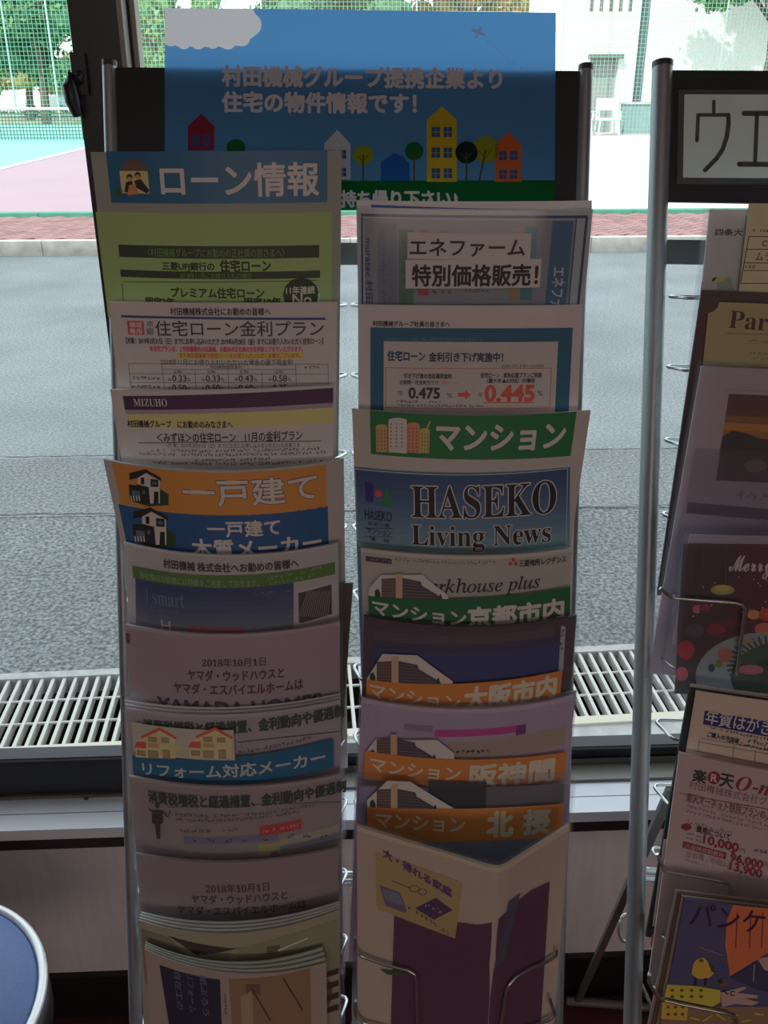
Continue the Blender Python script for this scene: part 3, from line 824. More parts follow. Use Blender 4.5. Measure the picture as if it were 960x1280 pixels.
r2 = build_rack(RK2, 'grey leaflet rack at the right edge with a white lettered sign',
    [((828, 83), (790.5, 1270)), ((1395, 90), (1330, 1270))], .0095,
    [(837, 89), (1385, 92), (1375, 262), (834.5, 252.5)], [(832, 299), (1380, 306), (1378, 338), (831, 329)],
    [(((833, 457), (809, 1220)), ((1120, 457), (1085, 1220)))], YS2, None)
# rear legs, standing on the floor by the wall
legm = mat('rear_leg_grey', (.17, .16, .16), .5, .2)
def on_floor(px, py): return hit(px, py, Vector((0, 0, 0.012)), Vector((0, 0, 1)))
def bar_between(parent, name, a, b, w, d_, m, ref):
    mb = MB(); a = Vector(a); b = Vector(b); d = (b - a).normalized(); x = Vector(ref).cross(d).normalized() * w / 2; y = d.cross(x).normalized() * d_ / 2
    vs = [a + x + y, a - x + y, a - x - y, a + x - y, b + x + y, b - x + y, b - x - y, b + x - y]
    mb.add(vs, [(0, 3, 2, 1), (4, 5, 6, 7), (0, 1, 5, 4), (1, 2, 6, 5), (2, 3, 7, 6), (3, 0, 4, 7)], m); return mb.build(name, parent)
fl = on_floor(722, 1252)
bar_between(r2, 'rear_leg', RK2.P(840, 985, -.012), fl, .011, .006, legm, (0, 1, 0))
fr_ = fl + RK2.s * .62
bar_between(r2, 'rear_leg', RK2.P(1360, 985, -.012), fr_, .011, .006, legm, (0, 1, 0))
mb = MB(); mb.tube([fl - RK2.s * .02, fr_ + RK2.s * .02], .008, legm, 10); mb.build('foot_bar', r2)
mb = MB(); c_ = RK2.P(783, 1160, -.012)
mb.tube([c_ + RK2.s * (.008 * math.cos(a)) + RK2.t * (.016 * math.sin(a)) for a in [k * math.pi / 8 for k in range(16)]], .002, STEEL, 6, closed=True); mb.build('rod_clip', r2)
mb = MB(); mb.tube([RK2.P(795, 1215, .0), RK2.P(822, 1275, .01)], .002, STEEL, 6); mb.build('stay_wire', r2)
for (px, fx) in ((168, 175), (700, 699)):
    a = RK1.P(px, 985, -.012); bar_between(r1, 'rear_leg', a, Vector((a.x * 1.02, 1.10, .012)), .011, .006, legm, (0, 1, 0))
mb = MB(); mb.tube([Vector((-.29, 1.10, .008)), Vector((.24, 1.10, .008))], .008, legm, 10); mb.build('foot_bar', r1)

# ================================================================== BLUE POSTER
pp = Page(RK1, (205, 10), (695.5, 16), (693, 262), (212, 264), S=0, n=.006, a=0.0, length=.196, thick=.0004)
def pc(r, g, b): return poster_mat('poster_%d_%d_%d' % (r, g, b), tuple(min(.9, lin(v) * 1.0) for v in (r, g, b)))
PBLUE = pc(104, 172, 236)
pr = Print(pp)
pw = pc(240, 238, 246); pred = pc(170, 60, 90); pyel = pc(235, 205, 60); porg = pc(238, 125, 75); pgrn = pc(30, 120, 60); poli = pc(170, 180, 60); pdk = pc(30, 60, 60); pdg = pc(45, 125, 75); pbl2 = pc(50, 115, 205); pbr = pc(110, 100, 50); PBLUE = pc(104, 172, 236); pwh = pc(235, 235, 240); pgl = pc(70, 110, 170)
cloud = []
for (cx, cy, r, a0, a1) in ((214, 48, 10, 150, 60), (230, 52, 9.5, 140, 40), (248, 53, 9, 140, 40), (266, 52, 9, 130, 40), (285, 52, 10, 130, 30), (302, 47, 11, 110, 10), (312, 31, 15, 60, -60)):
    cloud += [(cx + r * math.cos(math.radians(a0 + (a1 - a0) * i / 7)), cy + r * math.sin(math.radians(a0 + (a1 - a0) * i / 7))) for i in range(8)]
cloud = [q for q in cloud if q[0] > 206.5]
pb = Print(pp); pb.poly([(206, 10.2), (206, 56)] + cloud + [(316, 11)], pw, 0)
pb.poly([(206, 263), (206, 56)] + cloud + [(316, 11), (694.8, 16), (693, 261.5), (212, 263)], PBLUE, 0)
poster = pb.done('poster', None)
tag(poster, 'blue poster with white lettering, cloud and coloured houses over the middle rack', 'poster')
pr.T('村田機械グループ提携企業より', 278, 84, 627, 109.5, pw, 2, .045, sk=1.5)
pr.T('住宅の物件情報です！', 278, 116, 520, 141, pw, 2, .045, sk=1)
pr.R(208, 226, 693.5, 263, pgrn, 1, sk=-0.5)
pr.T('ご自由にお持ち帰り下さい♪', 330, 238.5, 572, 259, pw, 3, .045)
pr.poly([(590, 34), (597, 38), (601, 33), (603, 34), (601, 40), (607, 43), (605, 45), (599, 43), (596, 49), (594, 48), (595, 42), (589, 39)], pwh, 2)
for k in range(12): pr.marks(608 + k * 4.2, 49 + k * 3.4, 611.5 + k * 4.2, 53 + k * 3.4, pw, 2, seed=k, dens=1)
def house(x0, x1, yp, ye, yb, m, rows, ly=2):
    pr.poly([(x0, ye), ((x0 + x1) / 2, yp), (x1, ye), (x1, yb), (x0, yb)], m, ly)
    w = x1 - x0
    for r_ in range(rows):
        y = ye + (yb - ye) * (r_ + .35) / rows; hh = (yb - ye) / rows * .5
        for c in (0.16, .56):
            for a in (0, 1):
                for b_ in (0, 1):
                    pr.R(x0 + w * (c + a * .15), y + b_ * hh * .52, x0 + w * (c + a * .15 + .13), y + b_ * hh * .52 + hh * .45, pgl, ly + 1)
house(235, 268, 142, 158, 188, pred, 1); house(405.5, 438, 162.5, 180, 224.5, pwh, 2)
house(533.5, 571, 133, 150, 227.5, pyel, 3); house(618.5, 652, 165, 181, 227.5, porg, 2)
def ptree(cx, cy, r, m, trunk=226, lean=0, ly=1):
    pr.E(cx, cy, r, r, m, ly + 1, 20); pr.line(cx, cy, cx - lean, trunk, 2, pbr, ly + 2)
    pr.line(cx, cy + r * .6, cx + r * .5, cy, 1, pbr, ly + 2); pr.line(cx, cy + r * .7, cx - r * .5, cy + r * .1, 1, pbr, ly + 2)
ptree(454, 194, 12.5, poli); ptree(517.7, 189, 11.5, pdg); ptree(607, 187, 17, poli, lean=8); ptree(583, 191, 14, pdk, ly=3)
pr.poly([(476, 226), (476, 203), (484, 197), (494, 191), (505, 197), (512, 205), (512, 226)], pbl2, 1); pr.E(295, 184, 12, 10, pdg, 1)
pr.done('printed_design', poster)

# sign on the right rack
sg = Page(RK2, (848, 112), (1150, 113), (1148, 232), (846, 230), S=0, n=.0045, a=0, length=.2, thick=.001)
gcard = mat('sign_grey_backing', (.085, .09, .1), .6)
sign = sg.body('rack_sign', gcard, vmax=1.0); tag(sign, 'white sign card with dark katakana strokes on the right rack board', 'sign')
ps = Print(sg)
ps.R(854.5, 118.5, 1142, 223, paper(108, 104, 95), 1)
sgd = ink(34, 30, 28)
def stroke(pts, w):
    for a, b_ in zip(pts, pts[1:]): ps.line(*a, *b_, w, sgd, 3)
    for a in pts: ps.E(*a, w / 2, w / 2, sgd, 3, 10)
stroke([(892, 127), (892, 141)], 4.2); stroke([(871, 176), (872.5, 144), (910, 144)], 4.5)
stroke([(910, 144), (910.5, 156), (908, 172), (903, 187), (895, 199), (888, 206), (881, 213)], 5.5)
stroke([(930, 142), (1000, 142)], 6.5); stroke([(946, 142), (943.5, 205)], 5); stroke([(924, 205.5), (1005, 206)], 6.5)
ps.done('lettering', sign)

# ================================================================== LEAFLETS, LEFT COLUMN
K = ink(34, 28, 28); KW = ink(120, 104, 102)
# L1
L1 = Page(RK1, (113, 190), (427, 188), (425, 378), (135, 376), S=2)
o = leaflet('leaflet', L1, paper(88, 80, 72), 'topmost left leaflet with a glossy blue heading over a green sheet')
hb = mat('laminate_blue', ink(18, 72, 112).node_tree.nodes['Principled BSDF'].inputs[0].default_value[:3], .42, coat=.0)
p = Print(L1)
p.R(137, 190, 409.5, 254.5, hb, 1)
p.T('ローン情報', 204.5, 205, 398.6, 245.5, ink(190, 175, 172), 3, .025)
cr = ink(118, 100, 66); br = ink(62, 42, 30); sk_ = ink(120, 78, 50); dk = ink(24, 22, 22)
p.E(170.5, 222, 19, 22, br, 2, 16, 180, 360); p.R(153, 214, 189, 242, cr, 3)
for (cx, cy) in ((164.5, 222), (175, 219.5)): p.E(cx, cy, 4, 4.4, dk, 4, 10); p.E(cx, cy + 2, 3, 3, sk_, 5, 10)
p.poly([(158, 240), (160, 228), (168, 226), (171, 242)], dk, 4); p.poly([(171, 226), (179, 224), (190, 238), (187, 242), (172, 234)], dk, 5); p.poly([(164, 232), (172, 229), (176, 243), (162, 244)], ink(150, 70, 45), 6)
p.E(150, 240, 6, 5, ink(30, 62, 34), 3, 10)
p.R(127.5, 266.5, 415, 400, mat('green_paper', (.52, .80, .33), .6), 1)
p.R(150, 307, 399.5, 322.5, ink(34, 38, 26), 2)
p.T('〈村田機械グループにお勤めの正社員の皆さまへ〉', 188, 310, 357, 321, ink(80, 94, 50), 3)
p.T('三菱UFJ銀行の', 206, 327, 271, 338.5, ink(30, 34, 20), 2, .03); p.T('住宅ローン', 278, 324, 340, 338.5, ink(30, 34, 20), 2, .04)
p.R(152, 338.5, 400.5, 347.5, ink(34, 38, 26), 2); p.T('2018年11月にお借り入れの場合', 228, 340, 317, 347, ink(78, 90, 48), 3)
p.line(156, 352, 396, 350, .8, K); p.line(154, 354, 156, 380, .8, K)
p.T('プレミアム住宅ローン', 217, 358.5, 332, 371, ink(30, 34, 20), 2, .035)
p.T('固定3年', 185, 370.5, 221, 382, ink(30, 34, 20), 2, .035); p.T('固定10年', 308, 370.5, 352, 382, ink(30, 34, 20), 2, .035)
p.poly([(377 + 22 * math.cos(a * math.pi / 6), 367 + 21 * math.sin(a * math.pi / 6)) for a in range(12)], ink(26, 34, 18), 3)
p.T('11年連続', 359, 357, 394, 366.5, ink(118, 130, 90), 4, .03); p.T('No.1', 367, 366.5, 400, 379.5, ink(118, 130, 90), 4, .03)
p.done('printed_text', o)
# L2
L2 = Page(RK1, (135.5, 377), (421.6, 377.5), (420, 487), (148, 486), S=1.5)
o = leaflet('leaflet', L2, paper(122, 106, 104), 'white left leaflet with a rate table and red badge, under the green sheet')
p = Print(L2); BL = ink(36, 52, 92); RD = ink(118, 42, 46); YL = ink(176, 140, 30)
p.T('村田機械株式会社にお勤めの皆様へ', 214, 385, 338.5, 394.5, K, 2, .02)
p.R(152, 396.6, 407, 399.6, BL, 1, sk=2.5)
p.R(160, 401, 181, 418.5, RD, 1); p.T('職域', 163, 402.5, 178, 409.5, KW, 3, .03); p.T('専用', 163, 410.5, 178, 417.5, KW, 3, .03)
p.T('京', 184, 401, 193, 409, K, 2); p.T('銀', 184, 410, 193, 418.5, K, 2)
p.T('住宅ローン金利プラン', 195, 401.5, 404.5, 420.5, K, 2, .008)
p.T('【対象：2019年3月31日（日）までにお申し込みいただき 2019年6月28日（金）までにお借り入れいただく住宅ローン】', 158, 423, 404, 431, K, 2, .02)
p.T('本住宅プランは、１世帯勤務先の社員様、お勤めの正社員の方を対象とさせていただきます。', 188, 433, 379, 440, RD, 2, .03)
p.R(223, 441, 379, 448, YL, 1); p.T('また本店営業部で住宅ローンをお借り入れいただく必要がございます。', 226, 441.5, 376, 447.5, RD, 2, .02)
p.T('2018年11月にお借り入れいただいた場合の最下限金利', 202, 449, 366, 457, K, 2)
tb = ink(70, 60, 62)
for x in (161, 203, 410, 370): p.line(x, 455 if x not in (203,) else 455, x + 4 if x < 300 else x + 1, 490, .7, tb)
for x in (245, 286, 328): p.line(x, 463, x + 1, 490, .7, tb)
for y in (454.5, 467, 478): p.line(161 if y > 460 or y < 455 else 203, y, 410, y + .5, .7, tb)
p.line(203, 461.5, 370, 461.5, .6, tb)
p.T('特別期間固定金利', 264, 456.5, 303, 460.8, K, 2); p.marks(381, 457, 400, 461, K, 2, 4)
for i, (x, a, b_, c) in enumerate(((211, '2年', '0.33', '0.50'), (253, '3年', '0.33', '0.50'), (294, '5年', '0.43', '0.60'), (336, '10年', '0.58', '0.75'))):
    p.T(a, x + 7, 462.5, x + 18, 466.8, K, 2)
    for y, t in ((469, b_), (480.5, c)):
        p.T('年', x, y + 3, x + 4.5, y + 7.5, K, 2); p.T(t, x + 5.5, y, x + 23, y + 7.8, K, 2, .02); p.T('%', x + 24, y + 3, x + 28.5, y + 7.5, K, 2)
for k, y in enumerate((470, 481)): p.marks(165, y, 201, y + 4.5, K, 2, 9 + k)
p.done('printed_text', o)
# L3
L3 = Page(RK1, (137.5, 487), (417, 481.5), (416, 579), (152, 577), S=3)
o = leaflet('leaflet', L3, paper(118, 104, 106), 'white left leaflet with a maroon banner reading MIZUHO')
p = Print(L3)
p.R(155, 492.5, 416.5, 510.5, ink(46, 24, 40), 1, sk=-5); p.R(157, 510.5, 416.2, 516, ink(98, 78, 84), 1, sk=-5)
p.T(serif('MIZUHO'), 168, 498.5, 210.5, 508, ink(150, 138, 140), 3)
p.R(160, 516, 416, 534, ink(122, 112, 66), 1, sk=-4)
p.T('村田機械グループ　にお勤めのみなさまへ', 160, 526, 292, 535, K, 2, .03)
p.T('＜みずほ＞の住宅ローン　11月の金利プラン', 197, 540.5, 378, 552.5, K, 2, .018, sk=-2)
p.line(174, 553.5, 402, 551, .9, K)
p.T('［対 象］2019年3月31日（日）までに正式にお申し込みをいただいたお客さま', 210, 554, 375, 560, K, 2)
for k, (a, b_, y) in enumerate(((184, 400, 561), (174, 408, 566), (240, 340, 572), (180, 404, 577))): p.marks(a, y, b_, y + 4.2, ink(50, 44, 46), 2, 20 + k, sk=-2)
p.done('printed_text', o)
# L4
L4 = Page(RK1, (129, 574), (429.5, 573.5), (431, 690), (154, 689), S=16)
o = leaflet('leaflet', L4, paper(106, 90, 86), 'left leaflet with orange and blue headings and two drawn houses')
p = Print(L4)
orr, blu = ink(164, 74, 34), ink(26, 62, 116)
p.R(147, 592, 408.5, 644, orr, 1, sk=2); p.R(155, 644, 411, 700, blu, 1, sk=0)
wcol = ink(186, 170, 166)
p.T('一戸建て', 236, 600, 397, 632, ink(60, 34, 30), 2, .05); p.T('一戸建て', 236, 600, 397, 632, wcol, 3, .025)
p.T('一戸建て', 266, 651, 353, 670, wcol, 3, .03); p.T('木質メーカー', 247, 673, 402, 696, wcol, 3, .035)
def dhouse(x, y, s=1.0):
    d = ink(28, 22, 22); wl_ = ink(142, 120, 108); gr = ink(30, 44, 26); gy = ink(60, 66, 72)
    q = lambda pts, m, ly: p.poly([(x + a * s, y + b_ * s) for a, b_ in pts], m, ly)
    q([(1, 28), (14, 20), (42, 24), (58, 34), (58, 48), (30, 50), (2, 42)], gr, 2)
    q([(2, 5), (26, 0), (12, 12), (2, 14)], d, 3)
    q([(14, 8), (27, 4), (46, 14), (46, 46), (32, 46), (30, 24), (14, 20)], wl_, 3)
    q([(10, 11), (26, 0), (48, 12), (48, 16), (27, 5), (11, 13)], d, 4)
    q([(19, 11), (24, 11), (24, 20), (19, 20)], d, 5); q([(33, 13), (44, 14), (44, 24), (33, 23)], d, 5); q([(35, 16), (42, 17), (42, 21), (35, 20)], gy, 6)
    q([(38, 30), (44, 30), (44, 46), (37, 46)], d, 5); q([(1, 20), (29, 24), (32, 46), (20, 46), (2, 40)], d, 4); q([(21, 28), (25, 28), (25, 33), (21, 33)], gy, 6)
    q([(5, 28), (17, 29), (18, 36), (6, 35)], gy, 5)
    for k in range(4): q([(3 + k * 4, 35), (5 + k * 4, 35), (6 + k * 4, 42), (4 + k * 4, 42)], wl_, 7)
dhouse(164, 587, .92); dhouse(168, 634, 1.0)
p.done('printed_text', o)
# L5 in a sleeve
L5 = Page(RK1, (154, 678), (422.5, 679), (424, 779), (162, 781), S=17)
o = leaflet('leaflet', L5, paper(116, 102, 102), 'left leaflet with a green strip above a blue picture, inside a sleeve')
p = Print(L5)
p.T('村田機械 株式会社へお勤めの皆様へ', 209, 705, 375, 716, K, 2, .03)
p.R(167, 719.5, 419, 735, ink(62, 82, 34), 1, sk=-3); p.T('会社様のお客様には特典をご用意しております。', 177, 724, 328, 733, ink(96, 108, 76), 3, .02)
p.marks(336, 715, 404, 720, ink(96, 108, 76), 3, 33, sk=-4); p.marks(340, 722, 395, 726.5, ink(96, 108, 76), 3, 34, sk=-3)
for k in range(8):
    f = k / 7; p.R(171, 735 + k * 8, 369, 743.2 + k * 8, ink(int(38 + 42 * f), int(48 + 28 * f), int(84 - 8 * f)), 1, sk=-2)
p.T(serif('i smart').replace('𝐢', 'i'), 186, 740, 236, 757, ink(78, 86, 112), 3); p.marks(190, 764, 300, 768, ink(74, 80, 100), 3, 36, dens=.6); p.marks(322, 738, 366, 742, ink(74, 80, 100), 3, 37)
p.R(371, 731, 421, 792, ink(124, 110, 106), 2, sk=-3); p.R(375, 736, 415, 773, ink(44, 32, 34), 3, sk=-3)
for k in range(14): p.line(376 + k * 2.6, 770, 386 + k * 2.1, 738, .9, ink(92, 76, 70), 4)
p.R(241, 783, 309, 792, ink(92, 42, 46), 3)
p.T('H', 206, 775, 218, 787, ink(150, 142, 150), 3, .02)
p.done('printed_text', o)
L5.sleeve('plastic_sleeve', 'clear sleeve around the left leaflet with the green strip', du=.02, dt=.0)
LB = Page(RK1, (300, 733), (441.5, 729), (434, 832), (300, 836), S=0, plane=(L5, -.009), length=.2)
leaflet('leaflet', LB, paper(44, 34, 32), 'dark brown leaflet corner peeping out right of the green strip leaflet', thick=.0015)
# L6
L6 = Page(RK1, (156.5, 781), (425, 777), (424, 874), (163, 877), S=15)
o = leaflet('leaflet', L6, paper(100, 80, 81), 'pink white left leaflet dated 2018, upper of the two alike')
def yamada(pg, o, dy, dx, f=1.0):
    p = Print(pg); br_ = ink(48, 30, 34)
    p.T(serif('2018') + '年' + serif('10') + '月' + serif('1') + '日', 257 + dx, 823 + dy, 335 + dx, 834 + dy, br_, 2, .008)
    p.T('ヤマダ・ウッドハウスと', 239 + dx, 844.5 - 6.5 * f + dy * .99, 357 + dx, 844.5 + 6.5 * f + dy * .99, br_, 2, .03)
    p.T('ヤマダ・エスバイエルホームは', 221 + dx, 861.5 - 6.5 * f + dy * .98, 380 + dx, 861.5 + 6.5 * f + dy * .98, br_, 2, .03)
    p.done('printed_text', o)
yamada(L6, o, 0, 0)
p = Print(L6); p.T('YAMADA HOMES', 200, 877, 402, 893, ink(30, 28, 48), 2, .06); p.R(157.5, 791, 163.5, 804, ink(70, 24, 30), 2); p.done('printed_logo', o)
L6.sleeve('plastic_sleeve', 'clear sleeve on the left leaflet dated 2018 above the blue renovation heading', du=.012, dt=.02)
# L7
L7 = Page(RK1, (157.5, 885), (425, 875), (426, 959), (165, 967), S=14)
for k in (1, 2):
    q = Page(RK1, (156.5 - k * .5, 885 - 5 * k), (425.5, 875 - 4 * k), (426, 959), (164, 967), S=14, plane=(L7, -.0045 * k))
    qq = q.body('leaflet', paper(112, 98, 104), thick=.0012)
    tag(qq, 'spare white leaflet %s behind the blue renovation heading' % ('just' if k == 1 else 'second sheet'), 'leaflet', 'spare leaflets behind the renovation leaflet')
o = leaflet('leaflet', L7, paper(102, 86, 88), 'left leaflet with a blue renovation heading and two small drawn houses', thick=.002)
p = Print(L7); GK = ink(30, 42, 36)
p.T('消費税増税と経過措置、金利動向や優遇制', 181, 901, 430, 916, GK, 2, .05, sk=-5)
p.line(300, 928, 424, 914, 1, GK); p.marks(300, 930, 390, 935, GK, 2, 41, sk=-9)
p.done('printed_text', o)
hl = Print(L7, .0042); cdm = paper(110, 96, 86)
hl.R(168, 943, 417.5, 977, ink(22, 72, 128), 3, sk=-13); hl.R(168, 907, 297, 944, cdm, 4, sk=3)
hl.T('リフォーム対応メーカー', 181, 951, 407, 967, ink(112, 126, 150), 5, .03, sk=-8)
def rhouse(x, y):
    wd_ = ink(124, 104, 78); rf = ink(122, 50, 38); wn = ink(96, 78, 58); ln_ = ink(84, 60, 46)
    hl.poly([(x + 12, y + 8), (x + 34, y), (x + 54, y + 10), (x + 54, y + 36), (x + 2, y + 34), (x + 2, y + 22)], wd_, 5)
    hl.poly([(x + 9, y + 8), (x + 34, y - 3), (x + 56, y + 10), (x + 54, y + 12), (x + 34, y + 1), (x + 11, y + 11)], rf, 6)
    hl.poly([(x, y + 22), (x + 4, y + 15), (x + 16, y + 15), (x + 16, y + 23)], rf, 6)
    for (a, b_, c, d) in ((19, 9, 30, 15), (36, 10, 46, 16), (4, 26, 15, 32), (19, 26, 32, 35), (38, 25, 47, 36)):
        hl.R(x + a, y + b_, x + c, y + d, wn, 6); hl.rectline(x + a, y + b_, x + c, y + d, .7, ln_, 7)
    hl.R(x + 19, y + 17, x + 32, y + 22, ink(112, 84, 52), 6)
rhouse(170, 908); rhouse(240, 908)
hl.poly([(219, 930), (226, 930), (226, 926), (233, 930.5), (226, 935), (226, 932.5), (219, 932.5)], ink(138, 110, 50), 6)
sl = L7.sleeve('plastic_sleeve', 'clear sleeve carrying the blue renovation heading', du=.012, dt=.02, back=.0022)
hl.done('header_label', sl)
# L8
L8 = Page(RK1, (160.6, 970), (427.5, 967), (424, 1062), (171, 1068), S=16)
o = leaflet('leaflet', L8, paper(94, 77, 75), 'left leaflet with a dark headline, a small suited figure and a red tag')
p = Print(L8)
p.T('消費税増税と経過措置、金利動向や優遇制', 187, 994, 432, 1009, ink(30, 36, 34), 2, .045, sk=-4)
p.line(212, 1009, 426, 1002, 1, ink(40, 60, 50))
for k, (a, b_, y) in enumerate(((222, 395, 1016), (222, 375, 1022), (222, 306, 1036))): p.marks(a, y, b_, y + 4.5, ink(50, 44, 44), 2, 50 + k, sk=-6, dens=.9)
d = ink(34, 26, 28); p.E(199, 1006, 3.4, 4, d, 3, 10); p.poly([(192, 1012), (206, 1012), (207, 1028), (203, 1030), (203, 1048), (198, 1048), (196, 1030), (192, 1028)], d, 3)
p.line(206, 1014, 213, 1021, 1.6, d, 3); p.line(192, 1014, 188, 1010, 1.6, d, 3); p.line(213, 1021, 216, 1012, 1, d, 3)
p.R(327, 1029, 378, 1041, ink(118, 34, 36), 2, sk=-3); p.marks(330, 1033, 375, 1037, ink(126, 90, 88), 3, 60, sk=-3)
p.R(233, 1046, 350, 1054, ink(82, 76, 92), 1, sk=-4); p.R(352, 1040, 424, 1049, ink(104, 90, 78), 1, sk=-4); p.R(233, 1056, 350, 1066, ink(94, 84, 80), 1, sk=-4); p.R(352, 1051, 424, 1060, ink(84, 80, 86), 1, sk=-3)
p.R(325, 1054, 352, 1068, ink(110, 96, 60), 2); p.E(346, 1068, 5, 5, ink(70, 60, 50), 3)
for k in range(5): p.marks(240 + 22 * k, 1048, 250 + 22 * k, 1052, d, 3, 70 + k)
for k in range(3): p.marks(360 + 20 * k, 1042, 370 + 20 * k, 1047, d, 3, 80 + k)
p.done('printed_text', o)
L8.sleeve('plastic_sleeve', 'clear sleeve on the left leaflet with the suited figure', du=.015, dt=.015)
# L9
L9 = Page(RK1, (170, 1067), (422.5, 1060), (424, 1138), (176, 1148), S=15)
o = leaflet('leaflet', L9, paper(90, 72, 70), 'pink white left leaflet dated 2018, lower of the two alike')
yamada(L9, o, 282, 3.5, .82)
L9.sleeve('plastic_sleeve', 'clear sleeve on the lower left leaflet dated 2018', du=.02, dt=-.08)
# L10 magazine fan
for k in range(4):
    q = Page(RK1, (173 + k * 1.0, 1150 - k * 3.2), (423 + k * .6, 1137 - k * 3.4), (425, 1290), (180, 1290), S=24 - k * 1.5, S1=18, k=1.2, n=.088 - .002 * k, thick=.0014)
    if k == 0: LX = q
    oo = q.body('magazine', paper(104, 94, 90) if k else paper(92, 78, 66), vmax=1.45)
    tag(oo, ['brown housing magazine, second pocket from the bottom of the left column', 'pale magazine edge directly behind the brown one', 'second pale magazine edge behind the brown one', 'rearmost pale magazine edge behind the brown one'][k], 'magazine', 'magazines low in the left column')
    if k == 0: o10 = oo
p = Print(LX)
p.poly([(176, 1160), (214, 1172), (244, 1200), (250, 1230), (182, 1230)], ink(76, 62, 52), 1)
p.poly([(214, 1170), (240, 1177), (300, 1186), (250, 1194), (236, 1184)], ink(42, 30, 28), 2)
p.poly([(300, 1186), (352, 1172), (421, 1148), (423, 1215), (300, 1215)], ink(84, 74, 58), 1)
p.R(256, 1191, 290, 1204, ink(82, 76, 62), 2); p.R(336, 1182, 352, 1192, ink(60, 50, 42), 2); p.line(350, 1188, 386, 1172, 2, ink(122, 108, 92), 3)
for k in range(4): p.R(407, 1212 + k * 15, 423.5, 1219 + k * 15, ink(40, 28, 28), 3)
p.E(404, 1240, 12, 20, ink(66, 44, 40), 2)
p.done('cover_print', o10)
# L11
for k in range(4):
    q = Page(RK1, (180.5 + k * .4, 1186 - k * 2.6), (408 - k * 1.6, 1203 - k * 6.4), (409, 1290), (191 - k, 1290), S=23, S1=16, k=1.2, n=.102 - .0022 * k, thick=.0014, a=.2)
    if k == 0: LXI = q
    oo = q.body('magazine', paper(96, 78, 72) if k == 0 else paper(90, 84, 76), vmax=1.6)
    tag(oo, ['white edged magazine with navy and tan panels at bottom left', 'pale spare copy right behind the navy panel magazine', 'second spare copy behind the navy panel magazine', 'rearmost spare copy behind the navy panel magazine'][k], 'magazine', 'bottom magazines of the left column')
    if k == 0: o11 = oo
p = Print(LXI)
p.poly([(201, 1206), (279, 1225), (281, 1300), (216, 1300)], ink(26, 24, 42), 1)
for k, (x, t) in enumerate(((222, '自在工の'), (238, 'リフォーム'), (255, '紙ぶろう'))):
    p.T(t, x, 1214 + k * 2, x + 9, 1262 + k * 4, ink(78, 76, 92), 3, .0, rot=90)
p.R(292, 1219, 389, 1300, ink(84, 60, 46), 1, sk=-6); p.line(355, 1221, 379, 1262, 1.6, ink(40, 28, 24), 3); p.line(318, 1236, 340, 1275, 1.6, ink(44, 32, 28), 3)
p.R(311, 1230, 328, 1244, ink(66, 46, 38), 2); p.poly([(304, 1245), (318, 1238), (320, 1300), (306, 1300)], ink(96, 76, 60), 2); p.marks(283, 1240, 287, 1268, ink(60, 48, 46), 2, 91, vert=True)
p.done('cover_print', o11)

# ================================================================== LEAFLETS, RIGHT COLUMN
R1 = Page(RK1, (446, 259), (741, 261.5), (730, 384), (448.5, 382), S=1.5)
for k in (2, 1):
    q = Page(RK1, (445.5 + (2 - k) * 1, 259 - 4.4 * k), (740, 261.5 - 5.5 * k), (730, 384), (448, 382), S=2, plane=(R1, -.005 * k))
    qq = q.body('leaflet', paper(126, 126, 156), thick=.001)
    tag(qq, ['pale sheet right behind the fuel cell leaflet', 'rearmost pale sheet behind the fuel cell leaflet'][k - 1], 'leaflet', 'spare sheets behind the fuel cell leaflet')
    if k == 1:
        pz = Print(q); pz.poly([(464, 256), (572, 260.5), (700, 262), (464, 259.5)], ink(34, 44, 104), 2); pz.done('printed_edge', qq)
o = leaflet('leaflet', R1, paper(104, 98, 104), 'topmost right leaflet, a bordered notice with two white caption strips')
p = Print(R1); NV = ink(28, 34, 66); gy = ink(82, 78, 88)
p.R(451, 269.5, 734, 273, NV, 1); p.line(452.5, 271, 453, 384, 2.4, NV, 1); p.line(733.5, 271, 722, 384, 3.2, NV, 1); p.line(720, 273, 710, 384, 1.6, NV, 1)
p.R(456, 275, 714, 384, ink(88, 82, 84), 1); p.R(472, 280, 496, 384, ink(76, 74, 82), 2)
p.T('muratec 村田機械', 457, 298, 466, 408, ink(44, 42, 66), 3, .03, rot=90)
p.marks(476, 282, 482, 380, ink(60, 58, 68), 3, 92, vert=True); p.marks(486, 288, 490, 380, ink(66, 62, 68), 3, 93, vert=True, dens=.6)
p.R(498, 287, 517, 384, ink(56, 78, 60), 2); p.marks(502, 293, 508, 382, ink(38, 50, 42), 3, 94, vert=True)
for (a, b_, c, d_, col) in ((524, 288, 538, 296, (92, 44, 46)), (549, 288.5, 559, 293, (92, 52, 50)), (639, 284, 652, 290, (100, 78, 64)), (655, 284, 670, 323, (56, 92, 128)), (634, 358, 648, 375, (96, 70, 54)), (649, 357.5, 664, 374.5, (44, 92, 138)), (522, 361, 535.5, 369, (108, 32, 40))):
    p.R(a, b_, c, d_, ink(*col), 2)
for k, x in enumerate((540, 550, 559)): p.marks(x, 361, x + 5, 368, K, 2, 96 + k, dens=1)
p.marks(580, 361, 614, 365, K, 2, 99)
p.poly([(690, 276.5), (716, 276.5), (706.5, 384), (680, 384)], ink(40, 74, 108), 2)
p.T('エネファ', 688, 334, 704, 384, ink(124, 140, 160), 4, .02, rot=90)
p.done('printed_text', o)
sl = R1.sleeve('plastic_sleeve', 'clear sleeve of the topmost right leaflet', du=.004, dt=.01)
h = Print(R1, .0042); lc = paper(128, 112, 102)
h.R(509, 291, 661.5, 324, lc, 1); h.R(506.5, 324, 674, 359.5, lc, 2, sk=-2.5)
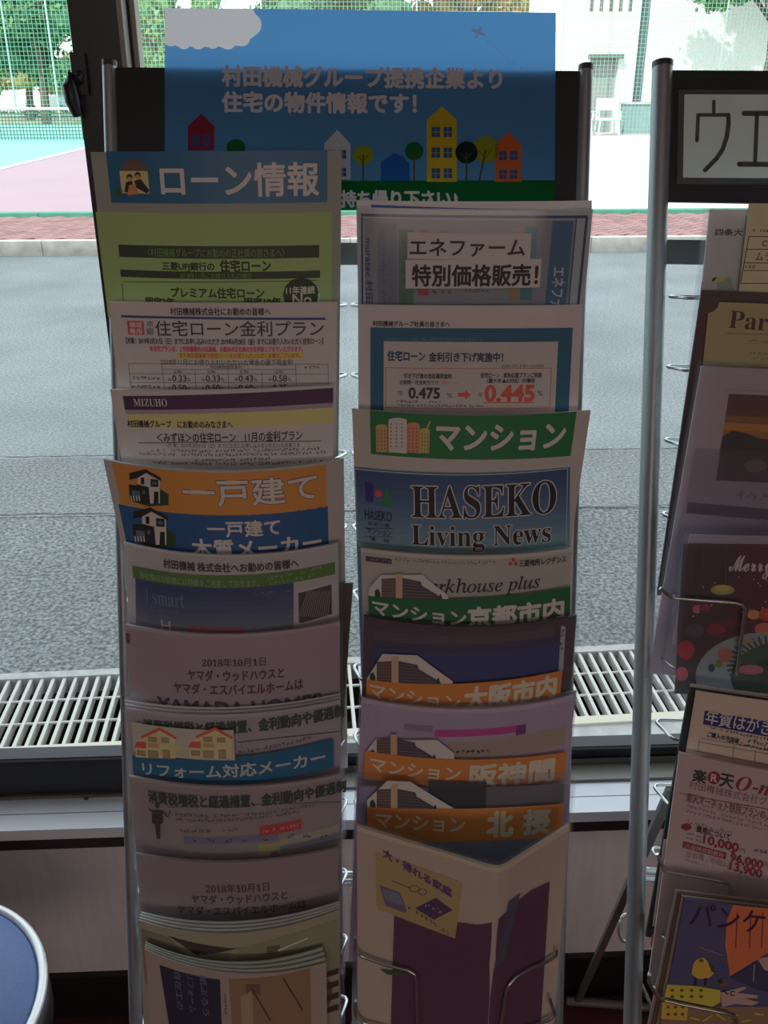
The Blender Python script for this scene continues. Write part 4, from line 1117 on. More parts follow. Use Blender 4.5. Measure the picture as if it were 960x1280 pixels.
h.T('エネファーム', 512, 299, 654, 320, dk, 4, .02, sk=-1); h.T('特別価格販売！', 515, 330.5, 670, 356.5, dk, 4, .03, sk=-2)
h.done('caption_strip', sl)
# R2
R2 = Page(RK1, (447.5, 380.5), (729, 381), (722, 514), (448, 513), S=1.5)
o = leaflet('leaflet', R2, paper(118, 100, 98), 'right leaflet with a thick teal frame and 0.475 and 0.445 figures')
p = Print(R2); TE = ink(18, 66, 88); RD2 = ink(126, 46, 38)
p.T('村田機械グループ社員の皆さまへ', 466, 401.5, 562, 408.5, K, 2, .03)
p.R(463, 410.5, 713, 522, TE, 1); p.R(479.5, 427.5, 695, 522, paper(112, 96, 92), 2)
p.T('三井住友トラスト保証（株）保証付住宅融資利用者 住宅ローン', 479.5, 421.5, 602, 426.5, ink(70, 92, 100), 2)
p.T('住宅ローン', 484.5, 438.5, 531, 451, ink(18, 44, 64), 3, .035); p.T('金利引き下げ実施中！', 536, 440.5, 628, 452, ink(18, 44, 64), 3, .035)
p.T('2018年11月にお借り入れの場合', 626, 455, 679, 459.5, K, 3)
p.rectline(481.5, 460, 688, 510.5, .9, ink(110, 58, 50), 3)
p.T('引き下げ後の当初適用金利', 505, 466.5, 564, 473, K, 3, .03); p.T('住宅ローン　家計応援プランご利用', 600, 465.5, 676, 472, K, 3, .03)
p.T('（最大年▲0.03%）の場合', 608, 472.5, 668, 478.5, K, 3, .03); p.T('全期間一定金利引下げ', 499, 475, 548, 480.5, K, 3, .02); p.T('変動プラン', 551, 475.5, 572, 480, RD2, 3)
p.T('年', 497, 488, 504, 494.5, K, 3); p.T('0.475', 511, 484.5, 549, 497.5, K, 3, .055); p.T('%', 558, 491, 565, 497, K, 3)
p.poly([(572, 490.5), (581, 490.5), (581, 487), (588, 493), (581, 499), (581, 495.5), (572, 495.5)], RD2, 3)
p.T('年', 597, 490, 603, 496, K, 3); p.T('0.445', 606, 481.5, 667, 501, RD2, 3, .06); p.line(604, 502.8, 667, 502.8, 1.3, RD2, 3); p.T('%', 671, 488, 678, 494.5, K, 3)
p.marks(495, 499.5, 522, 503.5, K, 3, 101); p.marks(535, 500, 554, 503.5, K, 3, 102); p.marks(492, 505, 604, 508.5, K, 3, 103)
p.done('printed_text', o)
# R3
R3 = Page(RK1, (440, 511), (738.5, 513), (712, 690), (446, 684), S=8)
o = leaflet('leaflet', R3, paper(110, 94, 88), 'right backing sheet with a green heading and drawn apartment blocks')
p = Print(R3)
p.R(463, 520, 716, 574.5, ink(20, 84, 42), 1)
p.T('マンション', 545, 532, 704.5, 563, ink(190, 178, 172), 3, .04)
for (a, t, w_, hgt, c) in ((470, 530, 14, 35, (112, 84, 56)), (485, 526, 3, 40, (122, 70, 44)), (486, 522, 22, 44, (136, 126, 112)), (508, 528, 16, 38, (122, 72, 52)), (524, 535, 12, 32, (112, 92, 56))):
    m_ = ink(*c); p.R(a, t + 3, a + w_, t + hgt, m_, 2 + (a == 486)); p.E(a + w_ / 2, t + 3.5, w_ / 2, 3, m_, 2 + (a == 486), 12, 180, 360)
    for r_ in range(7):
        for c_ in range(3):
            if w_ > 5: p.R(a + 2 + c_ * w_ * .3, t + 7 + r_ * 4.6, a + 3.4 + c_ * w_ * .3, t + 9 + r_ * 4.6, ink(70, 56, 48), 4)
p.poly([(536, 526), (529, 544), (530, 545), (537.5, 527)], ink(120, 96, 50), 4)
p.done('printed_text', o)
R3b = Page(RK1, (442.5, 585), (713, 584), (711, 684), (446, 680), S=9, plane=(R3, .005), length=.22)
o = leaflet('newsletter', R3b, paper(60, 72, 96), 'blue newsletter headed HASEKO Living News in the right column', 'newsletter', thick=.0025)
p = Print(R3b)
for k in range(9):
    f = k / 8; p.R(443 + k * .4, 585.5 + 9 + k * 11, 712, 596.8 + 9 + k * 11, ink(int(40 + 44 * f), int(54 + 42 * f), int(84 + 22 * f)), 1)
p.rectline(444.5, 593.5, 709, 690, 1.4, ink(96, 104, 118), 2)
ol = ink(118, 122, 132); SK = ink(26, 20, 22)
p.T(serif('HASEKO'), 514, 607, 694, 647.5, ol, 3, .035, sk=-3); p.T(serif('HASEKO'), 514, 607, 694, 647.5, SK, 4, sk=-3)
p.T(serif('Living News'), 514, 657, 687, 689, ol, 3, .035, sk=-2); p.T(serif('Living News'), 514, 657, 687, 689, SK, 4, sk=-2)
p.R(456.5, 602.5, 466.5, 627, ink(42, 26, 84), 3); p.E(473, 617, 4.2, 4.4, ink(134, 40, 48), 3); p.poly([(475.5, 633), (489.5, 633), (484, 607)], ink(26, 92, 52), 3)
p.T('HASEKO', 456, 638.5, 489.5, 650, ink(24, 30, 44), 3, .02)
p.T('新築分譲', 460, 653, 487, 658, ink(24, 30, 44), 3); p.T('マンション', 459, 661, 489, 668, ink(24, 30, 44), 3, .02); p.T('情　報', 462, 672, 487, 677, ink(24, 30, 44), 3)
for y in (659.5, 670): p.line(456, y, 491, y + .5, .7, ink(24, 30, 44), 3)
p.done('printed_text', o)

def city_label(p, pts_band, txts, colband, card, bx, by, s, L=3, skb=0, orange=True):
    """the shaped caption card: a silhouette of an apartment block above a coloured band"""
    p.poly(card, ink(124, 108, 100), L)
    d = ink(60, 40, 40) if orange else ink(62, 46, 46)
    B = lambda pts, m, ly: p.poly([(bx + a * s, by + b_ * s) for a, b_ in pts], m, ly)
    B([(0, 4), (19, 3), (19, 32), (0, 30)], d, L + 1); B([(28, 3), (52, 8), (54, 14), (60, 17), (66, 21), (73, 25), (80, 30), (86, 36), (28, 34)], ink(50, 38, 44), L + 1)
    B([(19, -3), (28, -3), (28, 33), (19, 33)], ink(116, 88, 70), L + 2)
    for k in range(6): p.line(bx + 1 * s, by + (7 + k * 4) * s, bx + 18 * s, by + (6.5 + k * 4) * s, .7, ink(84, 62, 58), L + 2); p.line(bx + 29 * s, by + (7 + k * 4.2) * s, bx + (48 + k * 5) * s, by + (9 + k * 4.2) * s, .7, ink(74, 58, 60), L + 2)
    B([(-9, 30), (-9, 20), (-5, 17), (-2, 22), (-1, 31)], ink(30, 44, 34), L + 2); B([(76, 34), (77, 26), (79, 24), (82, 34)], ink(30, 44, 34), L + 2)
    x0, y0, x1, y1 = pts_band
    p.R(x0, y0, x1, y1, colband, L + 3, sk=skb)
    for (t, a, b_, c, d_, bd, col, kk) in txts: p.T(t, a, b_, c, d_, col, L + 4, bd, sk=kk)
LT = ink(128, 112, 92)
# R4
R4 = Page(RK1, (451, 685), (714.5, 686), (713, 772), (453.5, 770), S=10)
o = leaflet('leaflet', R4, paper(112, 98, 90), 'right leaflet with three small red diamonds and italic lettering, behind a green caption')
p = Print(R4)
p.R(457, 697, 489.5, 703.5, ink(52, 24, 44), 1); p.marks(459, 698.5, 488, 702, ink(96, 76, 86), 2, 110); p.marks(493, 701, 618, 705.5, ink(74, 62, 60), 2, 111, dens=.9)
rr = ink(140, 34, 36)
for (cx, cy) in ((639.5, 700), (636, 705), (643, 705)): p.poly([(cx, cy - 3.4), (cx + 2.6, cy), (cx, cy + 3.4), (cx - 2.6, cy)], rr, 2)
p.T('三菱地所レジデンス', 647, 698, 707, 706, K, 2, .04)
p.T(italic('parkhouse plus'), 520, 723, 673, 745, ink(30, 24, 26), 2, .012, sk=-4)
p.done('printed_text', o)
sl = R4.sleeve('plastic_sleeve', 'clear sleeve with the green caption card', du=.008, dt=.03)
h = Print(R4, .0042)
WT = ink(168, 156, 146)
city_label(h, (461, 745, 711, 781), [('マンション', 466, 756, 580, 773, .04, WT, 6), ('京都市内', 583, 752, 702, 777, .05, WT, -5)], ink(20, 72, 42),
           [(461, 733), (476, 716), (528, 716), (536, 724), (558, 741), (560, 752), (461, 752)], 477, 717, .92, skb=-12, orange=False)
h.done('caption_card', sl)
# R5
R5 = Page(RK1, (454.8, 770), (721, 769), (713, 862), (452, 868), S=15, S1=12)
o = leaflet('leaflet', R5, paper(48, 34, 40), 'dark covered right leaflet with a blue band behind an orange caption')
p = Print(R5)
p.R(465, 815, 699, 860, ink(38, 44, 84), 1, sk=-6); p.R(466, 795, 690, 813, ink(56, 42, 44), 1, sk=-6); p.R(466, 806, 698, 816, ink(44, 36, 56), 2, sk=-6)
p.poly([(700, 782), (706, 783), (703, 838), (697, 838)], ink(116, 100, 100), 2); p.marks(699, 785, 704, 812, dk, 3, 113, vert=True)
p.done('printed_text', o)
sl = R5.sleeve('plastic_sleeve', 'clear sleeve with the upper orange caption card, over a dark leaflet', du=.012, dt=.01)
h = Print(R5, .0042); ORB = ink(158, 68, 34)
city_label(h, (458, 850, 699, 885), [('マンション', 462, 860, 573, 877, .03, LT, 8), ('大阪市内', 579, 849, 692, 877, .05, LT, -6)], ORB,
           [(458, 846), (478, 814), (521, 816), (564, 848), (564, 858), (458, 858)], 471, 820, .96, skb=-9)
h.done('caption_card', sl)
# R6 fan
R6 = Page(RK1, (452, 873), (717, 870), (709, 975), (447, 972), S=16, S1=7, k=1.2)
for k in (3, 2, 1):
    q = Page(RK1, (452 - k, 873 - k * 1.8), (717 + k * 2.4, 872 - k * 4.2), (709, 975), (447, 972), S=16 - k * .5, S1=7, k=1.2, plane=(R6, -.0045 * k - .001))
    qq = MB(); q.slab(qq, 0, 1, 0, q.vmax, 0, -.0006, FILM, 24, 8); q.slab(qq, .01, .99, .03, q.vmax, -.001, -.0016, paper(112, 102, 116), 24, 8)
    tag(qq.build('filled_sleeve'), ['filled clear sleeve close behind the middle orange caption', 'second filled sleeve behind the middle orange caption', 'rearmost filled sleeve behind the middle orange caption'][k - 1], 'plastic sleeve', 'filled sleeves fanned behind the middle orange caption')
o = leaflet('leaflet', R6, paper(108, 88, 98), 'lavender right leaflet with a magenta strip behind the middle orange caption')
p = Print(R6)
p.R(543, 911, 655, 920, ink(116, 36, 74), 2, sk=-4); p.R(643, 906, 655, 918, ink(72, 26, 62), 3, sk=-1); p.R(505, 906, 540, 914, ink(92, 76, 84), 2)
p.R(560, 921, 706, 944, ink(104, 84, 74), 1, sk=-10); p.marks(567, 936, 612, 942, K, 3, 116)
p.done('printed_text', o)
sl = R6.sleeve('plastic_sleeve', 'clear sleeve with the middle one of three orange caption cards', du=.01, dt=.03)
h = Print(R6, .0042)
city_label(h, (455.5, 944, 705, 980), [('マンション', 463, 950, 574, 967, .03, LT, 4), ('阪神間', 586, 948.5, 690, 976, .05, LT, -2)], ORB,
           [(456, 938), (470, 920), (545, 921), (566, 938), (566, 952), (456, 952)], 471, 917, .9, skb=1)
h.done('caption_card', sl)
# R7
R7 = Page(RK1, (449, 968), (714, 967), (709, 1040), (448, 1042), S=5)
o = leaflet('leaflet', R7, paper(84, 74, 88), 'right leaflet with a dark picture behind the lowest orange caption', v0=.2)
p = Print(R7); p.R(535, 978, 607, 1008, ink(34, 30, 36), 2, sk=1); p.R(607, 982, 705, 1004, ink(66, 56, 60), 1); p.done('printed_text', o)
sl = R7.sleeve('plastic_sleeve', 'wide clear sleeve with the lowest orange caption card', du=.022, dt=.0)
h = Print(R7, .0042)
city_label(h, (459.5, 1006, 702, 1047), [('マンション', 470, 1015, 580, 1033, .03, LT, 4), ('北', 608, 1010, 639, 1040, .06, LT, 0), ('摂', 653, 1008, 685, 1037, .06, LT, 0)], ORB,
           [(459, 996), (484, 972), (512, 973), (566, 1006), (560, 1014), (459, 1014)], 471, 979, .92, skb=-3)
h.done('caption_card', sl)
# R8 folded booklet
def vfold(u):
    u = np.asarray(u, float); c = .64
    y = np.where(u < c, u / c, (1 - u) / (1 - c))
    return y - .035 * np.exp(-((u - c) / .025) ** 2)
R8 = Page(RK1, (446, 1033), (711, 1032), (692, 1285), (447, 1285), S=56, S1=30, k=1.6, n=.112, a=.16, prof=vfold, thick=.004, length=.26)
rb = MB(); q = Page(RK1, (446, 1030), (713, 1029), (692, 1285), (447, 1285), S=56, S1=30, k=1.6, n=.1045, a=.16, prof=vfold, thick=.002, length=.26)
tag(q.body('booklet', paper(96, 94, 84), thick=.0014), 'spare pale booklet tucked right behind the folded one', 'booklet', 'folded booklets at the bottom right of the middle rack')
o = leaflet('booklet', R8, paper(122, 98, 86), 'folded cream booklet with a purple cover panel at the bottom of the right column', 'booklet', 'folded booklets at the bottom right of the middle rack')
p = Print(R8); PU = ink(52, 24, 40)
p.poly([(492.5, 1140), (520, 1145), (560, 1150), (592, 1154), (615, 1148), (640, 1126), (660, 1112), (685, 1101), (674, 1290), (488, 1290)], PU, 1)
p.poly([(629, 1126), (645, 1115), (624, 1205), (618, 1290), (612, 1290), (616, 1200)], ink(50, 48, 62), 2)
p.poly([(469, 1064), (574.5, 1103), (566, 1171), (471, 1135)], ink(112, 88, 56), 3)
p.T('大・得れる家庭', 479, 1085, 562, 1096, ink(62, 34, 74), 4, .05, sk=27); 
p.poly([(474, 1105), (500, 1115), (508, 1136), (506, 1140), (482, 1131)], ink(74, 60, 76), 4); p.poly([(477, 1108), (499, 1117), (504, 1131), (482, 1123)], ink(88, 78, 96), 5)
p.poly([(518, 1134), (543, 1121), (563, 1136), (541, 1148)], ink(52, 26, 56), 4); p.marks(529, 1131, 551, 1137, ink(96, 80, 80), 5, 120, sk=4)
for a in range(10):
    t0, t1 = a * .63, (a + 1) * .63
    p.line(517 + 6 * math.cos(t0), 1110 + 4 * math.sin(t0), 517 + 6 * math.cos(t1), 1110 + 4 * math.sin(t1), 1, PU, 4); p.line(527 + 5 * math.cos(t0), 1114 + 4 * math.sin(t0), 527 + 5 * math.cos(t1), 1114 + 4 * math.sin(t1), 1, PU, 4)
p.line(490, 1100, 511, 1109, 1, PU, 4)
p.marks(508, 1146, 560, 1151, dk, 5, 121, sk=22)
p.poly([(475, 1210), (500, 1212), (505, 1217), (485, 1217)], ink(30, 56, 26), 4)
p.done('cover_print', o)
R8.sleeve('plastic_sleeve', 'clear sleeve around the folded cream booklet', du=.012, dt=.01)
# front wires that hold the booklet, part of the middle rack
def front_wire(rk, pg, pts, name='pocket_wire', r=.0017, lift=.006):
    P3 = [pg.w(*pg.inv(*q), lift) for q in pts]
    out = []
    for i in range(len(P3) - 1):
        for k in range(4): out.append(P3[i].lerp(P3[i + 1], k / 4))
    out.append(P3[-1]); mb = MB(); mb.tube(out, r, STEEL, 8); return mb.build(name, r1 if rk is RK1 else r2)
front_wire(RK1, R8, [(445, 1166), (444, 1180), (452, 1189), (480, 1199), (510, 1206), (518, 1211), (520, 1222), (521, 1290)])
front_wire(RK1, R8, [(693, 1180), (694, 1188), (680, 1196), (655, 1205), (640, 1213), (631, 1222), (626, 1235), (619, 1290)])
front_wire(RK1, R8, [(445, 1245), (445, 1262), (455, 1272), (500, 1284)])
front_wire(RK1, R8, [(684, 1240), (692, 1262), (684, 1268), (640, 1282)])

# ================================================================== RIGHT RACK LEAFLETS
A1 = Page(RK2, (887.5, 261.5), (1165, 263), (1155, 368), (877, 362), S=0, a=.24)
o = leaflet('leaflet', A1, paper(112, 112, 108), 'grey topmost leaflet of the right rack with a small bird shape')
p = Print(A1); p.T('四条大', 894, 286, 928, 294.5, K, 2, .04)
p.poly([(879, 351), (889, 350), (893, 346), (900, 345), (906, 348), (904, 352), (896, 353), (890, 352)], ink(120, 98, 66), 3); p.poly([(889, 350), (893, 346), (896, 347), (891, 352)], dk, 4); p.R(876, 352, 895, 366, ink(112, 98, 92), 1); p.poly([(895, 352), (912, 345), (918, 362), (896, 362)], ink(90, 92, 78), 1)
for k in range(3): p.marks(910, 323 + k * 6.5, 920, 327 + k * 6.5, ink(128, 104, 116), 3, 130 + k)
p.done('printed_text', o)
A1.sleeve('plastic_sleeve', 'clear sleeve of the topmost leaflet on the right rack', du=.025, dt=-.02)
B1 = Page(RK2, (936, 254.5), (1110, 256), (1100, 366), (924, 360), S=0, a=.24, plane=(A1, .006))
o = leaflet('order_card', B1, paper(126, 100, 80), 'tan order card with ruled boxes at the top of the right rack', 'card', thick=.001)
p = Print(B1); lb = ink(44, 30, 28)
p.marks(940, 286.5, 985, 290.5, lb, 2, 140)
for (y, x0) in ((295.5, 936), (311.5, 933.5), (328.5, 930.5), (338, 929), (354, 925.5)): p.line(x0, y, 1090, y + 1, 1, lb)
p.line(936, 295.5, 925.5, 354, 1, lb)
p.T('CO', 952.5, 300.5, 967, 308, lb, 2, .01); p.T('ムラタ', 944.5, 315.5, 975, 326, lb, 2, .01); p.T('お名前', 931, 331, 944, 335.5, lb, 2)
p.done('printed_text', o)
C1 = Page(RK2, (877, 363), (1160, 374), (1115, 730), (826, 712), S=0, a=.235)
o = leaflet('menu_folder', C1, paper(46, 32, 32), 'dark brown folder with a cream panel headed Par on the right rack', 'folder')
p = Print(C1); crm = ink(96, 80, 56)
p.poly([(899, 377.5), (1130, 386), (1110, 500), (874, 500), (885, 391.5), (892, 389), (897, 384)], crm, 1)
p.line(899, 376, 1130, 384.5, .9, ink(34, 20, 20)); p.line(884, 391, 872, 500, 1, ink(34, 20, 20))
p.T(serif('Party'), 911, 391, 985, 419, ink(42, 28, 26), 2, sk=3); p.line(906, 416.5, 1050, 420, .7, ink(58, 44, 36))
for k, (x, y) in enumerate(((927, 425), (927, 440), (937, 447))): p.marks(x, y, x + 60, y + 3.2, ink(66, 52, 42), 2, 150 + k, dens=.7)
p.done('printed_text', o)
D1 = Page(RK2, (877, 458), (1150, 470), (1120, 668), (843.5, 652), S=0, a=.235)
o = leaflet('leaflet', D1, paper(104, 86, 88), 'white leaflet with a sunset landscape picture on the right rack')
p = Print(D1)
def xl(y): return 911 + (895 - 911) * (y - 492) / 108
cols = [(50, 30, 26), (52, 30, 24), (58, 34, 24), (82, 48, 26), (112, 66, 28), (96, 58, 32), (42, 30, 28), (46, 36, 34), (38, 30, 32), (42, 32, 38), (44, 30, 38), (48, 26, 34)]
for k, c in enumerate(cols):
    y0 = 492 + k * 9; y1 = y0 + 9.3
    p.poly([(xl(y0), y0), (1105, y0 + 9), (1100, y1 + 9), (xl(y1), y1)], ink(*c), 1)
p.poly([(903, 545), (916, 538), (932, 541), (950, 548), (975, 552), (1000, 560), (1000, 572), (899, 568)], ink(34, 26, 26), 2)
p.E(944, 582, 14, 8, ink(72, 56, 52), 3); p.line(905, 487, 1100, 494, .6, ink(70, 56, 56))
p.marks(920, 613, 975, 625, ink(78, 66, 62), 2, 160, dens=.9)
p.R(858, 638, 1110, 652, ink(44, 38, 46), 1, sk=7)
p.done('printed_text', o)
D1.sleeve('plastic_sleeve', 'clear sleeve around the sunset leaflet', du=.018, dt=-.02)
D2 = Page(RK2, (870, 560), (1140, 570), (1120, 668), (852, 652), S=0, plane=(D1, .0055))
sl = MB(); D2.slab(sl, 0, 1, 0, D2.vmax * .5, .0006, .0, FILM, 16, 6); D2.slab(sl, 0, 1, .02, D2.vmax * .5, -.0008, -.0012, FILM, 16, 6)
tag(sl.build('plastic_sleeve'), 'short clear overlay across the lower part of the sunset leaflet', 'plastic sleeve')
F1 = Page(RK2, (853.8, 680), (1125, 684), (1100, 890), (842.5, 882), S=0, a=.235, length=.16)
o = leaflet('greeting_card', F1, paper(42, 28, 30), 'dark christmas card reading Merry with a plate and red ornaments', 'card', thick=.0015)
p = Print(F1)
p.R(905, 682, 1120, 885, ink(48, 22, 28), 1)
p.T(script('Merry'), 911, 694, 966, 723, ink(150, 126, 100), 3, .01)
p.E(903, 737, 15, 6.5, ink(98, 84, 46), 2); p.E(903, 735, 10, 4, ink(116, 98, 50), 3)
for (cx, cy, rx, ry, c) in ((870, 761, 4.5, 5, (134, 48, 62)), (882, 759, 6, 5, (88, 24, 34)), (942, 768, 8, 6, (128, 74, 44)), (957, 768, 9, 8, (118, 34, 24)), (955, 786, 12, 8, (134, 54, 44)), (895, 786, 12, 7, (78, 24, 30)), (868, 788, 12, 9, (52, 40, 46)), (857, 812, 11, 12, (104, 28, 34)), (852, 842, 8, 9, (126, 48, 56)), (917, 778, 20, 5, (60, 24, 28))): p.E(cx, cy, rx, ry, ink(*c), 2)
p.E(955, 846, 86, 56, ink(92, 88, 90), 3, 32); p.E(985, 846, 72, 46, ink(36, 40, 36), 4, 32)
for k in range(16):
    a = 2.6 + k * .17; p.line(960, 830, 960 + 52 * math.cos(a), 830 + 36 * math.sin(a), 3, ink(40, 52, 42), 5)
p.E(906, 818, 9, 9, ink(104, 52, 46), 6); p.E(898, 829, 5, 4.5, ink(72, 78, 30), 6); p.E(938, 836, 16, 6, ink(108, 54, 58), 6); p.E(889, 834, 4, 5, ink(28, 40, 26), 6); p.E(930, 800, 12, 3, ink(96, 70, 60), 6)
for k in range(26):
    rr_ = random.Random(900 + k); p.E(rr_.uniform(866, 1000), rr_.uniform(700, 770), .9, .9, ink(150, 136, 126), 4, 6)
for x in (865, 879, 908): p.line(x, 682, x - 1, 730 - (x == 879) * 20, .6, ink(64, 50, 54), 2)
p.done('printed_design', o)
F2 = Page(RK2, (855, 664), (1130, 668), (1090, 908), (818, 892), S=0, plane=(F1, -.002), length=.18)
mb = MB(); F2.slab(mb, 0, 1, 0, F2.vmax, .006, .0057, FILM, 20, 8); F2.slab(mb, 0, 1, -.02, F2.vmax, -.0, -.0003, FILM, 20, 8); F2.slab(mb, .03, .99, .02, .62, -.0004, -.0012, paper(108, 90, 94), 20, 6)
tag(mb.build('filled_sleeve'), 'clear sleeve with pale lining that holds the christmas card', 'plastic sleeve')
# G black folder + form
G0 = Page(RK2, (862, 861), (1130, 895), (1095, 1150), (818, 1110), S=3, a=.235, thick=.004)
for k in range(3):
    q = Page(RK2, (862 + k * .8, 859 - k * 2.0), (1130, 888 - k * 1.6), (1095, 1150), (818, 1110), S=3, a=.235, plane=(G0, -.0058 - .002 * k), thick=.0012)
    tag(q.body('leaflet', paper(120, 124, 130)), ['pale sheet right behind the black folder', 'second pale sheet behind the black folder', 'rearmost pale sheet behind the black folder'][k], 'leaflet', 'pale sheets behind the black folder')
o = leaflet('order_folder', G0, paper(26, 24, 26), 'black folder on the right rack behind the new year postcard form', 'folder')
G1 = Page(RK2, (870, 863.5), (1125, 895), (1090, 1010), (856, 948), S=2, plane=(G0, .004), length=.2)
o = leaflet('order_form', G1, paper(118, 96, 86), 'tan order form with a navy title band on the right rack', 'form', thick=.0012)
p = Print(G1)
q4 = [(881, 888), (1010, 910), (1005, 929), (878.5, 905)]
p.poly(q4, ink(22, 28, 80), 1)
p.T('年賀はがき', 882, 898 - 4.5, 963, 911 + .5, ink(122, 126, 140), 3, .012, sk=0)
p.marks(886, 915, 960, 919, K, 2, 170, sk=0); p.T('ご購入の予定者', 884, 918.5, 923, 925, K, 2, .03, sk=0); p.marks(934, 927, 975, 932, K, 2, 172, sk=0); p.marks(909, 932.5, 990, 937, K, 2, 173, sk=0)
for (a, b_, c, d_) in ((874, 922, 1000, 944), (872, 927, 1000, 949), (868, 938, 990, 962)): p.line(a, b_, c, d_, .7, tb)
for x in (874, 917, 944): p.line(x, 924 + (x - 874) * .17, x - 2, 941 + (x - 874) * .17, .7, tb)
p.done('printed_text', o)
# H form
H1 = Page(RK2, (849.5, 941), (1130, 990), (1090, 1160), (829, 1090), S=4, a=.24)
o = leaflet('leaflet', H1, paper(108, 86, 84), 'pinkish leaflet with red and black price lines on the right rack')
p = Print(H1); RM = ink(80, 28, 28)
p.T('楽', 866, 962.5, 882, 977.5, K, 2, .03, sk=0); p.E(891.7, 972, 8, 8, RM, 2); p.T('R', 888, 967.5, 895.5, 976.5, KW, 3, .03); p.T('天', 899, 968, 916, 984, K, 2, .03, sk=0)
p.T(bolditalic('O-net'), 919, 975, 982, 993, RM, 2, sk=0)
p.T('村田機械株式会社グループ', 861, 989.5, 990, 1000, ink(80, 52, 52), 2, sk=0)
p.line(849, 991, 900, 1001, .9, RM); p.line(900, 1001, 980, 1015, .9, RM)
p.T('楽天オーネット特別プランのご', 858, 1003, 963, 1013.5, ink(76, 46, 46), 2, .02, sk=0)
for k in range(4): p.marks(859 - k, 1013.5 + k * 6, 975 - (k == 3) * 60, 1018 + k * 6, ink(84, 62, 60), 2, 180 + k, sk=0, dens=.92)
p.E(857.5, 1033.3, 6.3, 4.4, RM, 2); p.T('費用について', 870, 1037, 912, 1045, K, 2, .03, sk=0)
p.marks(857, 1042, 876, 1045, K, 2, 190, sk=0); p.marks(857, 1047, 876, 1050, K, 2, 191, sk=0)
p.T('10,000', 878.5, 1049, 921.5, 1060.5, RM, 2, .05, sk=0); p.T('円', 923, 1060, 930, 1066, ink(80, 52, 52), 2); p.marks(940, 1063, 975, 1068, K, 2, 192, sk=0)
p.R(853, 1058.5, 906.5, 1066.5, RM, 2, sk=0); p.T('入会時初期費用', 856, 1059.5, 903, 1065.5, ink(120, 92, 88), 3, sk=0)
p.T('96,000', 912, 1071, 951.5, 1082, RM, 2, .05, sk=0); p.T('13,900', 911, 1082, 950.5, 1093, RM, 2, .05, sk=0); p.T('月会費（内税）', 857, 1069, 905, 1075.5, ink(88, 66, 64), 2, sk=0); p.T('円', 953, 1078, 959, 1084, ink(80, 52, 52), 2)
p.poly([(912, 1063), (918, 1064.5), (914.5, 1068)], RM, 2)
for k in range(2): p.marks(856, 1078 + k * 6, 935, 1081 + k * 6, ink(86, 66, 64), 2, 195 + k, sk=0, dens=.8)
p.done('printed_text', o)
H2 = Page(RK2, (830, 1050), (1110, 1094), (1065, 1260), (811, 1198), S=3, length=.12, thick=.0015, plane=(H1, -.005))
o = leaflet('leaflet', H2, paper(104, 84, 80), 'narrow lower leaflet with a red corner block, beneath the price leaflet')
p = Print(H2)
p.E(848.5, 1094, 5.8, 4.6, RM, 2); p.T('出会いの可能性', 859, 1099, 908, 1108, K, 2, .02, sk=0); p.marks(845, 1101, 900, 1105, K, 2, 200, sk=0); p.marks(848, 1106, 905, 1110, K, 2, 201, sk=0)
p.marks(915, 1111, 950, 1117, K, 2, 202, sk=0); p.R(911, 1107, 1000, 1140, ink(96, 84, 72), 1, sk=0)
p.poly([(814.5, 1167), (834, 1171.5), (831, 1188), (813, 1183)], ink(112, 30, 34), 2); p.T('G', 827, 1173, 834, 1183, KW, 3, .02)
p.done('printed_text', o)
# magazines bottom right
for k in range(4):
    q = Page(RK2, (856 - k * 3.6, 1124 - k * 3.6), (1130 - k * 2, 1153 - k * 3.2), (1095, 1312), (825 - k * 5.5, 1288), S=2, a=.22, n=.108 - .0035 * k, thick=.0026)
    oo = q.body('magazine', mat('magazine_edge_%d' % (k % 2), ((.42, .38, .34), (.2, .13, .11))[0 if k != 2 else 1], .6) if k else paper(46, 40, 60), vmax=1.5)
    tag(oo, ['magazine with a painted cover, yellow bird and balloon, at bottom right', 'spare magazine directly behind the painted cover', 'dark edged third magazine of the bottom right pile', 'rearmost magazine of the bottom right pile'][k], 'magazine', 'magazines at the bottom right')
    if k == 0: I1 = q; oi = oo
p = Print(I1)
OR = ink(128, 58, 36); YB = ink(120, 88, 34); YD = ink(116, 96, 34); HN = ink(108, 80, 74)
p.poly([(916, 1131), (1000, 1139), (1000, 1180), (960, 1190), (944, 1200), (912, 1220), (906, 1180), (908, 1150)], OR, 1)
for x in (921, 938, 953): p.line(x, 1140, x - 2, 1185, 1.4, ink(66, 26, 34), 2)
p.T('パンケイ', 864, 1135, 985, 1163, ink(38, 14, 34), 4, .0, sk=0)
p.poly([(866, 1205), (870, 1199), (879, 1196), (888, 1205), (892, 1216), (886, 1222), (872, 1223), (864, 1217)], YB, 2); p.poly([(884, 1201), (892, 1208), (894, 1215), (889, 1214)], ink(46, 34, 26), 3); p.E(876, 1200, 3, 2, ink(60, 40, 20), 3)
p.line(869, 1222, 869, 1231, 3.2, dk, 2); p.line(882, 1222, 881, 1231, 3.2, dk, 2)
p.poly([(834, 1230), (870, 1232), (900, 1237), (900, 1252), (890, 1258), (830, 1246)], YD, 2)
for k in range(8): p.E(840 + (k % 4) * 12, 1237 + (k // 4) * 8, 2.6, 2, ink(58, 50, 26), 3, 8)
p.poly([(828, 1252), (860, 1256), (858, 1275), (826, 1273)], YB, 2); p.poly([(860, 1258), (960, 1258), (1000, 1300), (824, 1300), (826, 1275)], ink(82, 58, 44), 1)
for k in range(7): p.E(835 + (k % 4) * 9, 1258 + (k // 4) * 9, 2.4, 2, ink(66, 46, 26), 3, 8)
